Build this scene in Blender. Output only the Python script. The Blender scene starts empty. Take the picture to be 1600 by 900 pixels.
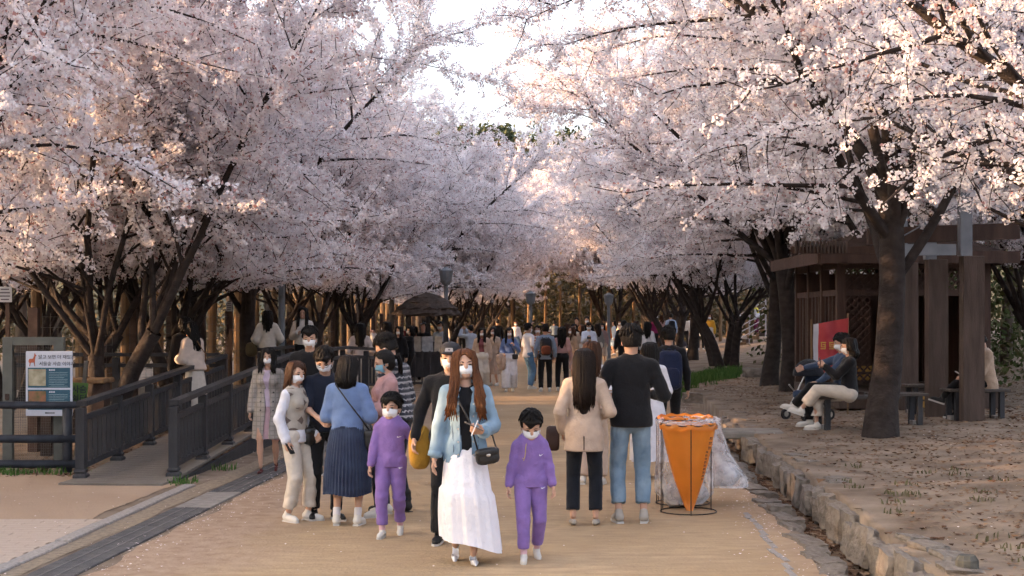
import bpy, math, random
import numpy as np
from mathutils import Vector, Matrix
R = math.radians
sc = bpy.context.scene
COL = sc.collection

# ------------------------------------------------------------------ camera, sky, sun, exposure
FPX, CAMZ, HORY = 2222.2, 1.85, 495.0          # focal length in photo pixels, eye height, horizon row
cam_d = bpy.data.cameras.new('camera'); cam = bpy.data.objects.new('camera', cam_d); COL.objects.link(cam)
cam.location = (0, 0, CAMZ); cam.rotation_euler = (R(90), 0, 0)
cam_d.sensor_width = 36.0; cam_d.lens = FPX * 36 / 1600
cam_d.shift_y = (HORY - 450) / 1600
cam_d.clip_start = 0.1; cam_d.clip_end = 2000
sc.camera = cam

SUN_EL, SUN_AZ = 11.0, -96.0                    # azimuth measured from +Y towards +X
world = bpy.data.worlds.new('World'); sc.world = world; world.use_nodes = True
wn = world.node_tree.nodes; wl = world.node_tree.links
sky = wn.new('ShaderNodeTexSky'); sky.sky_type = 'NISHITA'; sky.sun_disc = False
sky.sun_elevation = R(SUN_EL); sky.sun_rotation = R(SUN_AZ); sky.air_density = 1.0; sky.dust_density = 6.0; sky.ozone_density = 1.0
veil = wn.new('ShaderNodeMix'); veil.data_type = 'RGBA'; veil.inputs[0].default_value = .55; veil.inputs[7].default_value = (2.02, 1.96, 2.20, 1)   # thin bright cloud over the whole sky
wl.new(sky.outputs['Color'], veil.inputs[6]); wl.new(veil.outputs[2], wn['Background'].inputs['Color']); wn['Background'].inputs['Strength'].default_value = 0.15
sun_d = bpy.data.lights.new('sun', 'SUN'); sun_d.energy = 2.5; sun_d.angle = R(0.6); sun_d.color = (1.0, 0.58, 0.30)
sun = bpy.data.objects.new('sun', sun_d); COL.objects.link(sun)
_sd = Vector((math.sin(R(SUN_AZ)) * math.cos(R(SUN_EL)), math.cos(R(SUN_AZ)) * math.cos(R(SUN_EL)), math.sin(R(SUN_EL))))
sun.rotation_euler = _sd.to_track_quat('Z', 'Y').to_euler(); sun.location = _sd * 60
sc.view_settings.view_transform = 'Standard'; sc.view_settings.look = 'None'
sc.view_settings.exposure = 2.45; sc.view_settings.gamma = 1.0
sc.view_settings.use_curve_mapping = False
sc.render.engine = 'CYCLES'
sc.cycles.max_bounces = 7; sc.cycles.diffuse_bounces = 4; sc.cycles.transmission_bounces = 4; sc.cycles.transparent_max_bounces = 12
sc.cycles.caustics_reflective = False; sc.cycles.caustics_refractive = False
sc.cycles.use_denoising = True
sc.cycles.use_adaptive_sampling = True; sc.cycles.adaptive_threshold = .035; sc.cycles.adaptive_min_samples = 10

# ------------------------------------------------------------------ helpers
SLOPE = 0.0585                                   # the path runs slightly to the right of the view axis
def U(u, y): return u + SLOPE * y                # path coordinate -> world x
def W(px, py, y): return np.array([(px - 800) / FPX * y, y, CAMZ - (py - HORY) / FPX * y])
def G(px, py, z=0.0):
    y = FPX * (CAMZ - z) / (py - HORY); return np.array([(px - 800) / FPX * y, y, z])

def setp(o, label=None, cat=None, group=None, kind=None):
    if label: o['label'] = label
    if cat: o['category'] = cat
    if group: o['group'] = group
    if kind: o['kind'] = kind
    return o
def empty(name, loc=(0, 0, 0), rz=0.0, scale=1.0):
    o = bpy.data.objects.new(name, None); COL.objects.link(o)
    o.location = loc; o.rotation_euler = (0, 0, rz); o.scale = (scale,) * 3; o.empty_display_size = .1
    return o
def link(name, me, parent=None):
    o = bpy.data.objects.new(name, me); COL.objects.link(o)
    if parent is not None: o.parent = parent
    return o
def mesh_np(name, V, F, mat=None, smooth=False):
    """V (n,3) array; F array (m,k) or list of index lists"""
    me = bpy.data.meshes.new(name); V = np.asarray(V, dtype=np.float32)
    if isinstance(F, np.ndarray):
        m, k = F.shape; tot = np.full(m, k, np.int32); idx = F.astype(np.int32).ravel()
    else:
        tot = np.array([len(f) for f in F], np.int32); idx = np.array([i for f in F for i in f], np.int32); m = len(F)
    st = np.zeros(m, np.int32)
    if m: st[1:] = np.cumsum(tot)[:-1]
    me.vertices.add(len(V)); me.vertices.foreach_set('co', V.ravel())
    me.loops.add(len(idx)); me.loops.foreach_set('vertex_index', idx)
    me.polygons.add(m); me.polygons.foreach_set('loop_start', st)
    try: me.polygons.foreach_set('loop_total', tot)
    except Exception: pass
    me.polygons.foreach_set('use_smooth', np.full(m, bool(smooth)))
    me.update(calc_edges=True)
    if mat: me.materials.append(mat)
    return me
def obj_np(name, V, F, mat=None, parent=None, smooth=False): return link(name, mesh_np(name, V, F, mat, smooth), parent)

class MB:
    def __init__(s): s.v = []; s.f = []
    def add(s, V, F):
        o = len(s.v); s.v.extend([tuple(map(float, p)) for p in V]); s.f.extend([[i + o for i in f] for f in F]); return s
    def box(s, c, d, rz=0.0, rx=0.0, ry=0.0, bev=0.0):
        M = Matrix.Rotation(rz, 3, 'Z') @ Matrix.Rotation(ry, 3, 'Y') @ Matrix.Rotation(rx, 3, 'X')
        hx, hy, hz = d[0] / 2, d[1] / 2, d[2] / 2
        if bev <= 0:
            P = [(x, y, z) for z in (-hz, hz) for y in (-hy, hy) for x in (-hx, hx)]
            F = [[0, 2, 3, 1], [4, 5, 7, 6], [0, 1, 5, 4], [2, 6, 7, 3], [0, 4, 6, 2], [1, 3, 7, 5]]
        else:
            b = min(bev, hx * .9, hy * .9, hz * .9); P = []; F = []
            for z, k in ((-hz, b), (-hz + b, 0), (hz - b, 0), (hz, b)):
                P += [(-hx + k, -hy + max(k, 0), z), (hx - k, -hy + k, z), (hx - k, hy - k, z), (-hx + k, hy - k, z)]
            for r in range(3):
                for i in range(4):
                    j = (i + 1) % 4; F.append([r * 4 + i, r * 4 + j, r * 4 + 4 + j, r * 4 + 4 + i])
            F += [[3, 2, 1, 0], [12, 13, 14, 15]]
        return s.add([tuple(M @ Vector(p) + Vector(c)) for p in P], F)
    def bar(s, p, q, w, h=None, up=(0, 0, 1)):
        h = h or w; p = Vector(p); q = Vector(q); d = (q - p).normalized(); up = Vector(up)
        if abs(d.dot(up)) > .98: up = Vector((0, 1, 0))
        a = d.cross(up).normalized(); b = a.cross(d)
        P = [e + a * (i * w / 2) + b * (j * h / 2) for e in (p, q) for i, j in ((-1, -1), (1, -1), (1, 1), (-1, 1))]
        return s.add(P, [[3, 2, 1, 0], [4, 5, 6, 7], [0, 1, 5, 4], [1, 2, 6, 5], [2, 3, 7, 6], [3, 0, 4, 7]])
    def tube(s, pts, rad, n=6, cap=True):
        V, F = tube_np(pts, rad, n, cap); return s.add(V, F)
    def prism(s, outline, y0, y1, axis='y'):
        n = len(outline); P = [(x, y, z) if axis == 'y' else ((y, x, z) if axis == 'x' else (x, z, y)) for y in (y0, y1) for x, z in outline]
        F = [list(range(n))[::-1], list(range(n, 2 * n))] + [[i, (i + 1) % n, n + (i + 1) % n, n + i] for i in range(n)]
        return s.add(P, F)
    def build(s, name, mat, parent=None, smooth=False):
        return link(name, mesh_np(name, np.array(s.v), s.f, mat, smooth), parent)

def tube_np(pts, rad, n=6, cap=True):
    pts = np.asarray(pts, float); m = len(pts)
    rad = np.full(m, rad) if np.isscalar(rad) else np.asarray(rad, float)
    t = np.gradient(pts, axis=0); t /= np.linalg.norm(t, axis=1)[:, None] + 1e-9
    ref = np.array([0, 0, 1.0]) if abs(t[:, 2]).mean() < .85 else np.array([1.0, 0, 0])
    a = np.cross(t, ref); a /= np.linalg.norm(a, axis=1)[:, None] + 1e-9; b = np.cross(t, a)
    th = np.arange(n) * 2 * np.pi / n
    V = (pts[:, None, :] + rad[:, None, None] * (np.cos(th)[None, :, None] * a[:, None, :] + np.sin(th)[None, :, None] * b[:, None, :])).reshape(-1, 3)
    i = np.arange(m - 1)[:, None] * n; j = np.arange(n)[None, :]; j2 = (j + 1) % n
    F = np.stack([i + j, i + j2, i + n + j2, i + n + j], -1).reshape(-1, 4).tolist()
    if cap: F += [list(range(n))[::-1], list(range((m - 1) * n, m * n))]
    return V, F

# ------------------------------------------------------------------ materials
MATS = {}
def srgb(r, g, b):
    f = lambda c: (c / 255 / 12.92) if c / 255 <= .04045 else ((c / 255 + .055) / 1.055) ** 2.4
    return (f(r), f(g), f(b))
def mat(name, col, rough=.8, var=.18, scale=8.0, bump=.15, bscale=60.0, spec=.3, metal=0.0, col2=None, coord='Object', sheen=0.0, stretch=None, detail=4.0, crease=0.0):
    if name in MATS: return MATS[name]
    m = bpy.data.materials.new(name); m.use_nodes = True; N = m.node_tree.nodes; L = m.node_tree.links; b = N['Principled BSDF']
    tc = N.new('ShaderNodeTexCoord'); src = tc.outputs[coord]
    if stretch:
        mp = N.new('ShaderNodeMapping'); mp.inputs['Scale'].default_value = stretch; L.new(src, mp.inputs['Vector']); src = mp.outputs['Vector']
    nz = N.new('ShaderNodeTexNoise'); nz.inputs['Scale'].default_value = scale; nz.inputs['Detail'].default_value = detail; L.new(src, nz.inputs['Vector'])
    rp = N.new('ShaderNodeValToRGB'); rp.color_ramp.elements[0].position = .3; rp.color_ramp.elements[1].position = .7
    c = np.array(col[:3]); c2 = np.array(col2[:3]) if col2 is not None else np.clip(c * (1 + var), 0, 1)
    c1 = c * (1 - var) if col2 is None else c
    rp.color_ramp.elements[0].color = (*c1, 1); rp.color_ramp.elements[1].color = (*c2, 1)
    L.new(nz.outputs['Fac'], rp.inputs['Fac']); L.new(rp.outputs['Color'], b.inputs['Base Color'])
    b.inputs['Roughness'].default_value = rough; b.inputs['Metallic'].default_value = metal
    b.inputs['Specular IOR Level'].default_value = spec
    if sheen: b.inputs['Sheen Weight'].default_value = sheen
    if bump:
        n2 = N.new('ShaderNodeTexNoise'); n2.inputs['Scale'].default_value = bscale; n2.inputs['Detail'].default_value = 5; L.new(src, n2.inputs['Vector'])
        bp = N.new('ShaderNodeBump'); bp.inputs['Strength'].default_value = bump; bp.inputs['Distance'].default_value = .02
        L.new(n2.outputs['Fac'], bp.inputs['Height']); L.new(bp.outputs['Normal'], b.inputs['Normal'])
        if crease:
            n3 = N.new('ShaderNodeTexNoise'); n3.noise_type = 'RIDGED_MULTIFRACTAL'; n3.inputs['Scale'].default_value = 7.5; n3.inputs['Detail'].default_value = 3; n3.inputs['Distortion'].default_value = .8; L.new(src, n3.inputs['Vector'])
            b3 = N.new('ShaderNodeBump'); b3.inputs['Strength'].default_value = crease; b3.inputs['Distance'].default_value = .03; L.new(n3.outputs['Fac'], b3.inputs['Height']); L.new(b3.outputs['Normal'], bp.inputs['Normal'])
    MATS[name] = m; return m
def cloth(col, name=None, **k):
    key = name or 'cloth_%d_%d_%d' % tuple(int(c * 999) for c in col[:3])
    k = dict(dict(rough=.92, var=.10, scale=14, bump=.30, bscale=60, spec=.12, sheen=.15, crease=.45), **k)
    return mat(key, col, **k)
class NM:
    """small node-maths writer"""
    def __init__(s, m): s.N, s.L, s.b = m.node_tree.nodes, m.node_tree.links, m.node_tree.nodes['Principled BSDF']
    def op(s, o, a, b=0.0):
        n = s.N.new('ShaderNodeMath'); n.operation = o
        for i, v in enumerate((a, b)):
            if isinstance(v, (int, float)): n.inputs[i].default_value = v
            else: s.L.new(v, n.inputs[i])
        return n.outputs[0]
    def xyz(s, coord='Object'):
        tc = s.N.new('ShaderNodeTexCoord'); x = s.N.new('ShaderNodeSeparateXYZ'); s.L.new(tc.outputs[coord], x.inputs[0]); return x.outputs
    def over(s, fac, col):
        mx = s.N.new('ShaderNodeMix'); mx.data_type = 'RGBA'; old = s.b.inputs['Base Color'].links[0].from_socket; s.L.new(fac, mx.inputs[0]); s.L.new(old, mx.inputs[6]); mx.inputs[7].default_value = (*col, 1); s.L.new(mx.outputs[2], s.b.inputs['Base Color'])
    def lines(s, v, period, width): return s.op('LESS_THAN', s.op('MODULO', s.op('ADD', v, 10.0), period), width)
def nodes_of(m): return m.node_tree.nodes, m.node_tree.links, m.node_tree.nodes['Principled BSDF']
# ------------------------------------------------------------------ cherry trees
def petal_mat():
    m = bpy.data.materials.new('cherry_petals'); m.use_nodes = True; N = m.node_tree.nodes; L = m.node_tree.links; b = N['Principled BSDF']
    geo = N.new('ShaderNodeNewGeometry'); rp = N.new('ShaderNodeValToRGB')
    e = rp.color_ramp.elements; e[0].position = 0; e[0].color = (.55, .36, .36, 1); e[1].position = 1; e[1].color = (.93, .92, .945, 1)
    k = e.new(.02); k.color = (.45, .24, .22, 1); k = e.new(.08); k.color = (.86, .78, .81, 1); k = e.new(.5); k.color = (.895, .875, .905, 1)
    L.new(geo.outputs['Random Per Island'], rp.inputs['Fac'])
    L.new(rp.outputs['Color'], b.inputs['Base Color']); b.inputs['Roughness'].default_value = .8; b.inputs['Specular IOR Level'].default_value = .1
    tr = N.new('ShaderNodeBsdfTranslucent'); L.new(rp.outputs['Color'], tr.inputs['Color'])
    mx = N.new('ShaderNodeMixShader'); mx.inputs['Fac'].default_value = .42
    L.new(b.outputs[0], mx.inputs[1]); L.new(tr.outputs[0], mx.inputs[2]); L.new(mx.outputs[0], N['Material Output'].inputs['Surface'])
    return m
PETAL = petal_mat()
BARK = mat('cherry_bark', (.020, .015, .014), rough=.9, col2=(.046, .036, .032), scale=7, bump=1.0, bscale=16, stretch=(1, 1, 1.4))
BARK2 = mat('wood_bark', (.06, .045, .035), rough=.95, col2=(.12, .095, .075), scale=4, bump=.7, bscale=15, stretch=(2, 2, .5))

def branch_path(rng, p, d, L, n, droop=0.0, wig=.12, up=0.0):
    pts = [p]; d = d / np.linalg.norm(d); step = L / n
    for i in range(n):
        d = d + rng.normal(0, wig, 3) + np.array([0, 0, up - droop * (i / n)]); d /= np.linalg.norm(d); pts.append(pts[-1] + d * step)
    return np.array(pts)
def side_dir(rng, t, ang, flat=.55):
    r = rng.normal(0, 1, 3); r[2] *= flat; r -= t * r.dot(t); r /= np.linalg.norm(r) + 1e-9
    return t * math.cos(ang) + r * math.sin(ang)

def flowers(rng, C, per, spread, size, five):
    """C cluster centres -> flower faces"""
    n = len(C) * per; c = np.repeat(C, per, 0); dirs = rng.normal(0, 1, (n, 3)); dirs /= np.linalg.norm(dirs, axis=1)[:, None]
    c = c + dirs * spread * rng.uniform(.45, 1.0, (n, 1)); nrm = dirs + rng.normal(0, .45, (n, 3)); nrm /= np.linalg.norm(nrm, axis=1)[:, None]
    a = np.cross(nrm, rng.normal(0, 1, (n, 3))); a /= np.linalg.norm(a, axis=1)[:, None] + 1e-9; b = np.cross(nrm, a); s = size * rng.uniform(.7, 1.25, (n, 1))
    if not five:
        th = np.arange(4) * np.pi / 2; k = np.array([.35, -.10, .35, -.10])
        V = np.stack([c + s * (np.cos(t) * a + np.sin(t) * b) + s * kk * nrm for t, kk in zip(th, k)], 1).reshape(-1, 3)
        F = np.arange(n * 4).reshape(-1, 4)
        F = np.concatenate([F[:, [0, 1, 2]], F[:, [0, 2, 3]]])
    else:
        pts = [c - s * .12 * nrm]
        for i in range(5):
            r = 1.0; t = i * 2 * np.pi / 5; pts.append(c + s * r * (np.cos(t) * a + np.sin(t) * b) + s * .30 * r * nrm)
        V = np.stack(pts, 1).reshape(-1, 3); base = np.arange(n)[:, None] * 6
        F = np.concatenate([base + np.array([[0, 1 + i, 1 + (i + 1) % 5]]) for i in range(5)])
    return V, F

def cherry(seed, trunk_h=1.5, trunk_r=.2, limbs=5, reach=5.0, rise=.75, bias=1.25, stems=1, dens=1.0, five=False, per=18, fsize=.0236, spread=.086, low=True, limb_dirs=None):
    """bark tubes and blossom clusters of one tree about its base; limbs reach further towards +x"""
    rng = np.random.default_rng(seed); bark = []; clus = []
    starts = []
    for k in range(stems):
        off = np.array([0, 0, -.15]) if stems == 1 else np.array([.16 * math.cos(k * 2.3), .16 * math.sin(k * 2.3), -.15])
        dd = np.array([rng.normal(0, .10 if trunk_h < 2 else .02), rng.normal(0, .10 if trunk_h < 2 else .02), 1.0]) if stems == 1 else np.array([.30 * math.cos(k * 2.3), .30 * math.sin(k * 2.3), 1.0])
        hh = trunk_h * rng.uniform(.85, 1.15) + .15; pts = branch_path(rng, off, dd, hh, 6, wig=.05)
        r0 = trunk_r * (1 if stems == 1 else .75); rr = np.linspace(r0 * 1.05, r0 * .82, 7); rr[0] *= 1.35; rr[1] *= 1.10
        bark.append((pts, rr, 12)); starts.append((pts, rr[-1]))
    nl = max(1, limbs // stems); l1 = []
    for si, (pts, r) in enumerate(starts):
        for j in range(nl):
            if limb_dirs is not None: az, el, Lm = limb_dirs[(si * nl + j) % len(limb_dirs)]
            else:
                az = (si * nl + j) * 2 * math.pi / (nl * stems) + rng.normal(0, .25); el = rng.uniform(.62, 1.28); Lm = 1.0
            f = 1 + (bias - 1) * math.cos(az)
            d = np.array([math.cos(az) * math.cos(el), math.sin(az) * math.cos(el), math.sin(el) * rise * 1.3])
            L = reach * f * Lm * rng.uniform(.9, 1.1); k = rng.integers(4, 7) if j else 6
            lp = branch_path(rng, pts[min(k, len(pts) - 1)], d, L, 11, droop=.03, wig=.075, up=.02)
            rl = r * rng.uniform(.46, .60) * np.linspace(1, .12, 12) ** .9; bark.append((lp, rl, 8)); l1.append((lp, rl, L))
    l2 = []
    for lp, rl, L in l1:
        for i in range(2, 12):
            for q in range(2 if i > 3 else 1):
                t = lp[i] - lp[i - 1]; t /= np.linalg.norm(t); d = side_dir(rng, t, rng.uniform(.55, 1.1)); d[2] += rng.uniform(-.12, .35)
                l = L * rng.uniform(.30, .50) * (1.15 - .45 * i / 11); p = branch_path(rng, lp[i], d, l, 6, droop=.05, wig=.10)
                rr = max(.010, rl[i] * .55) * np.linspace(1, .25, 7)
                if p[-1][2] < 2.45: continue
                bark.append((p, rr, 5)); l2.append((p, rr, l))
        l2.append((lp[6:], rl[6:], L * .5))
    tw = []
    for p, rr, l in l2:
        for i in range(1, len(p)):
            for q in range(2):
                t = p[i] - p[i - 1]; t /= np.linalg.norm(t); d = side_dir(rng, t, rng.uniform(.5, 1.2), .8); d[2] += rng.uniform(-.15, .25)
                ll = rng.uniform(.35, .95) * (.55 + .12 * l); z = branch_path(rng, p[i], d, ll, 3, droop=.08, wig=.14)
                
                if z[-1][2] < 2.35: continue
                bark.append((z, np.array([.009, .007, .005, .003]), 3)); tw.append(z)
        tw.append(p[2:])
    for z in tw:                                            # pompoms strung along the twigs
        seg = np.linalg.norm(np.diff(z, axis=0), axis=1); Lz = seg.sum(); n = max(2, int(Lz / .13 * dens)); s = np.linspace(.05, 1, n) * Lz; cs = np.concatenate([[0], np.cumsum(seg)])
        c = np.stack([np.interp(s, cs, z[:, a]) for a in range(3)], 1); clus.append(c + rng.normal(0, .03, c.shape))
    C = np.concatenate(clus); C = C[C[:, 2] > 2.42]
    BV = []; BF = []; o = 0
    for pts, rr, n in bark:
        v, f = tube_np(pts, rr, n, False); BV.append(v); BF += (np.array(f) + o).tolist(); o += len(v)
    tm = mesh_np('trunk', np.concatenate(BV), np.array(BF), BARK, True)
    v, f = flowers(rng, C, per, spread, fsize, five)
    cm = mesh_np('crown', v, f, PETAL, False)
    return tm, cm

def place_tree(proto, x, y, z, rz, s, label, group, cat='tree', name='cherry_tree'):
    t = empty(name, (x, y, z), rz, s); setp(t, label, cat, group)
    link('trunk', proto[0], t); link('crown', proto[1], t); return t
# ------------------------------------------------------------------ ground, path and stonework
rs = np.random.default_rng(77); random.seed(5)
def sstep(a, b, x): t = np.clip((x - a) / (b - a), 0, 1); return t * t * (3 - 2 * t)
def wav(x, y, s=1.0): return (np.sin(x * 1.7 * s + y * .9 * s) + np.sin(x * .8 * s - y * 1.9 * s + 1.3) + .6 * np.sin(x * 4.1 * s + 2.0) * np.sin(y * 3.7 * s)) / 2.6
def hgt(u, y):
    u = np.asarray(u, float); y = np.asarray(y, float); z = .012 * wav(u, y, 2.0) * sstep(1.45, 1.8, np.abs(u + 1.1) - .9) * 0
    bank = .27 + .018 * (u - 2.1) + .035 * wav(u, y, .9) + .014 * wav(u, y, 3.1) + .13 * np.clip(u - 5.6, 0, 6) * sstep(32, 42, y)
    z = np.where(u > 2.12, bank, z)
    dit = sstep(1.74, 1.86, u) * (u <= 2.12) * (1 - sstep(24, 26, y)); z = z - .09 * dit
    z = z - .02 * sstep(-9, -11, u)
    return np.where((y > 150) | (np.abs(u) > 60), 0.0, z)
ul = np.unique(np.concatenate([[-400, -200, -100, -60, -40, -30], np.arange(-24, -5, 1.0), np.arange(-5, 1.6, .6), [1.45, 1.6, 1.74, 1.78, 1.82, 1.86, 2.0, 2.12, 2.121], np.arange(2.2, 5, .12), np.arange(5, 10, .4), np.arange(10, 24, 1.5), [30, 45, 60, 61, 120, 250, 400]]))
yl = np.unique(np.concatenate([[-30, -10, 0, 3, 5], np.arange(6, 26, .16), np.arange(26, 50, .5), np.arange(50, 90, 2.5), [100, 120, 149, 151, 200, 300, 500, 900]]))
uu, yy = np.meshgrid(ul, yl, indexing='ij'); zz = hgt(uu, yy); nu, ny = uu.shape
GV = np.stack([uu + SLOPE * np.minimum(yy, 150), yy, zz], -1).reshape(-1, 3); ii = np.arange(nu - 1)[:, None] * ny + np.arange(ny - 1)[None, :]
GF = np.stack([ii, ii + ny, ii + ny + 1, ii + 1], -1).reshape(-1, 4)
DIRT = mat('dry_earth', (.145, .108, .080), rough=1, col2=(.30, .24, .185), scale=2.2, bump=.7, bscale=26, spec=.05, detail=9)
ground = setp(obj_np('ground', GV, GF, DIRT, smooth=True), kind='structure')

def sandy(name, c1, c2, c3):
    m = mat(name, c1, rough=1, col2=c2, scale=.75, bump=.6, bscale=30, spec=.05, detail=8); N, L, b = nodes_of(m)
    tc = N.new('ShaderNodeTexCoord'); mp = N.new('ShaderNodeMapping'); mp.inputs['Scale'].default_value = (1, 3.2, 1); mp.inputs['Rotation'].default_value = (0, 0, -.06); L.new(tc.outputs['Object'], mp.inputs[0])
    n = N.new('ShaderNodeTexNoise'); n.inputs['Scale'].default_value = 3.0; n.inputs['Detail'].default_value = 10; n.inputs['Roughness'].default_value = .7; L.new(mp.outputs[0], n.inputs['Vector'])
    rp = N.new('ShaderNodeValToRGB'); rp.color_ramp.elements[0].position = .35; rp.color_ramp.elements[1].position = .72; L.new(n.outputs['Fac'], rp.inputs[0])
    mx = N.new('ShaderNodeMix'); mx.data_type = 'RGBA'; old = b.inputs['Base Color'].links[0].from_socket
    L.new(rp.outputs[0], mx.inputs[0]); L.new(old, mx.inputs[6]); mx.inputs[7].default_value = (*c3, 1); L.new(mx.outputs[2], b.inputs['Base Color'])
    return m
SAND = sandy('tan_sand', (.39, .275, .16), (.52, .385, .24), (.32, .225, .145))
SAND2 = sandy('pale_sand', (.33, .235, .165), (.44, .33, .24), (.36, .27, .20))
def sheet(name, ua, ub, y0, y1, n, m, z=.004, rag=.05):
    ys = np.linspace(y0, y1, n); cols = 12; V = []
    for y in ys:
        a = ua + rag * wav(3.0, y * 2.3) + rs.normal(0, rag * .25); b = ub + rag * wav(9.0, y * 2.1) + rs.normal(0, rag * .25)
        for k in range(cols): V.append((U(a + (b - a) * k / (cols - 1), y), y, z))
    i = np.arange(n - 1)[:, None] * cols + np.arange(cols - 1)[None, :]; F = np.stack([i, i + 1, i + cols + 1, i + cols], -1).reshape(-1, 4)
    return setp(obj_np(name, np.array(V), F, m), kind='structure')
def path_mat():
    N, L, b = nodes_of(SAND); N2, L2, b2 = nodes_of(SAND2)
    tc = N.new('ShaderNodeTexCoord'); sx = N.new('ShaderNodeSeparateXYZ'); L.new(tc.outputs['Object'], sx.inputs[0])
    ma = lambda op, a, c: (lambda n: ([L.new(v, n.inputs[i]) if not isinstance(v, (int, float)) else setattr(n.inputs[i], 'default_value', v) for i, v in enumerate((a, c))], n.outputs[0])[1])((lambda n: (setattr(n, 'operation', op), n)[1])(N.new('ShaderNodeMath')))
    u = ma('SUBTRACT', sx.outputs[0], ma('MULTIPLY', sx.outputs[1], SLOPE))
    nz = N.new('ShaderNodeTexNoise'); nz.inputs['Scale'].default_value = .9; nz.inputs['Detail'].default_value = 9; nz.inputs['Roughness'].default_value = .65; L.new(tc.outputs['Object'], nz.inputs['Vector'])
    d = ma('ADD', ma('ABSOLUTE', ma('ADD', u, .62), 0), ma('MULTIPLY', ma('SUBTRACT', nz.outputs['Fac'], .5), 1.5))
    rp = N.new('ShaderNodeValToRGB'); rp.color_ramp.elements[0].position = .58; rp.color_ramp.elements[1].position = .80; L.new(ma('MULTIPLY', d, .33), rp.inputs[0])
    mx = N.new('ShaderNodeMix'); mx.data_type = 'RGBA'; old = b.inputs['Base Color'].links[0].from_socket
    n3 = N.new('ShaderNodeTexNoise'); n3.inputs['Scale'].default_value = 7; n3.inputs['Detail'].default_value = 9; L.new(tc.outputs['Object'], n3.inputs['Vector'])
    r3 = N.new('ShaderNodeValToRGB'); r3.color_ramp.elements[0].position = .3; r3.color_ramp.elements[1].position = .7; r3.color_ramp.elements[0].color = (.30, .205, .14, 1); r3.color_ramp.elements[1].color = (.42, .31, .225, 1); L.new(n3.outputs['Fac'], r3.inputs[0])
    L.new(rp.outputs[0], mx.inputs[0]); L.new(old, mx.inputs[6]); L.new(r3.outputs[0], mx.inputs[7]); L.new(mx.outputs[2], b.inputs['Base Color'])
path_mat()
sheet('path', -3.64, 1.66, 5, 95, 420, SAND, .004, .06)
sheet('sandy_apron', -9.5, -4.62, 12.9, 16.6, 40, SAND2, .006, .04)
sheet('enclosure_ground', -34, -8.9, 19, 72, 60, mat('pale_enclosure_soil', (.24, .185, .14), col2=(.36, .29, .23), scale=1.2, bump=.4, rough=1, detail=8), .006, .4)
sheet('gravel_strip', -4.34, -4.10, 5, 30, 120, mat('gravel_strip', (.20, .16, .115), col2=(.34, .27, .20), scale=20, bump=.8, bscale=60, rough=1, detail=8), .005, .03)

STONE = mat('wall_stone', (.13, .108, .09), rough=.95, col2=(.26, .225, .19), scale=3.5, bump=.9, bscale=12, detail=8)
GRANITE = mat('granite_kerb', (.24, .215, .195), rough=.85, col2=(.36, .33, .31), scale=30, bump=.3, bscale=80)
def rock(seed, sub=5):
    r = np.random.default_rng(seed); a = np.linspace(-1, 1, sub); V = []; F = []
    for ax in range(3):
        for sgn in (-1, 1):
            o = len(V)
            for p in a:
                for q in a: v = [0, 0, 0]; v[ax] = sgn; v[(ax + 1) % 3] = p; v[(ax + 2) % 3] = q; V.append(v)
            for i in range(sub - 1):
                for j in range(sub - 1):
                    f = [o + i * sub + j, o + (i + 1) * sub + j, o + (i + 1) * sub + j + 1, o + i * sub + j + 1]; F.append(f if sgn > 0 else f[::-1])
    V = np.array(V, float); L = np.linalg.norm(V, axis=1)[:, None]; V = V * .92 + V / L * 1.28 * .08
    ph = r.uniform(0, 6, 6); V += .085 * np.stack([np.sin(V[:, 1] * 2.6 + ph[0]) + .6 * np.sin(V[:, 2] * 5 + ph[1]), np.sin(V[:, 2] * 2.7 + ph[2]) + .6 * np.sin(V[:, 0] * 5 + ph[3]), np.sin(V[:, 0] * 2.6 + ph[4]) + .6 * np.sin(V[:, 1] * 5 + ph[5])], 1)
    return mesh_np('stone', V * .5, F, STONE, False)
ROCKS = [rock(i) for i in range(6)]
PALE = [m_.copy() for m_ in ROCKS]
for m_ in PALE: m_.materials.clear(); m_.materials.append(GRANITE)
kw = setp(empty('stone_kerb_wall', (U(2.12, 9), 9, 0)), 'low wall of rough grey stones edging the leafy ditch on the right', 'wall')
y = 7.4; k = 0
while y < 23.5:
    l = rs.uniform(.18, .48); h = rs.uniform(.22, .31); d = rs.uniform(.14, .24)
    if not 19.0 < y < 19.9:
        o = link('stone', ROCKS[k % 6], kw); o.scale = (d, l * 1.04, h); o.rotation_euler = (rs.normal(0, .05), rs.normal(0, .08), rs.normal(-SLOPE, .10))
        o.location = (U(2.10 + rs.normal(0, .03), y + l / 2) - kw.location.x, y + l / 2 - 9, .095 + rs.normal(0, .02)); k += 1
        if rs.uniform() < .30:
            o = link('stone', ROCKS[(k + 3) % 6], kw); o.scale = (rs.uniform(.14, .26), l * .7, .10); o.rotation_euler = (0, .05, rs.uniform(-.4, .4))
            o.location = (U(2.26 + rs.uniform(0, .14), y + l / 2) - kw.location.x, y + l / 2 - 9, .235)
    y += l
ek = setp(empty('ditch_edging', (U(1.78, 9), 9, 0)), 'broken row of flat stones along the path side of the ditch', 'edging')
y = 7.6
while y < 22:
    l = rs.uniform(.2, .5)
    if rs.uniform() < .72:
        o = link('stone', ROCKS[int(rs.integers(6))], ek); o.scale = (rs.uniform(.12, .26), l, .12); o.rotation_euler = (0, 0, rs.normal(0, .12)); o.location = (U(1.73 + rs.normal(0, .035), y) - ek.location.x, y - 9, -.035)
    y += l * 1.1
sk = setp(empty('sunken_stone_strip', (U(1.40, 9), 9, 0)), 'thin row of sunken grey stones marking the right edge of the sand', 'edging')
y = 8.0
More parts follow.
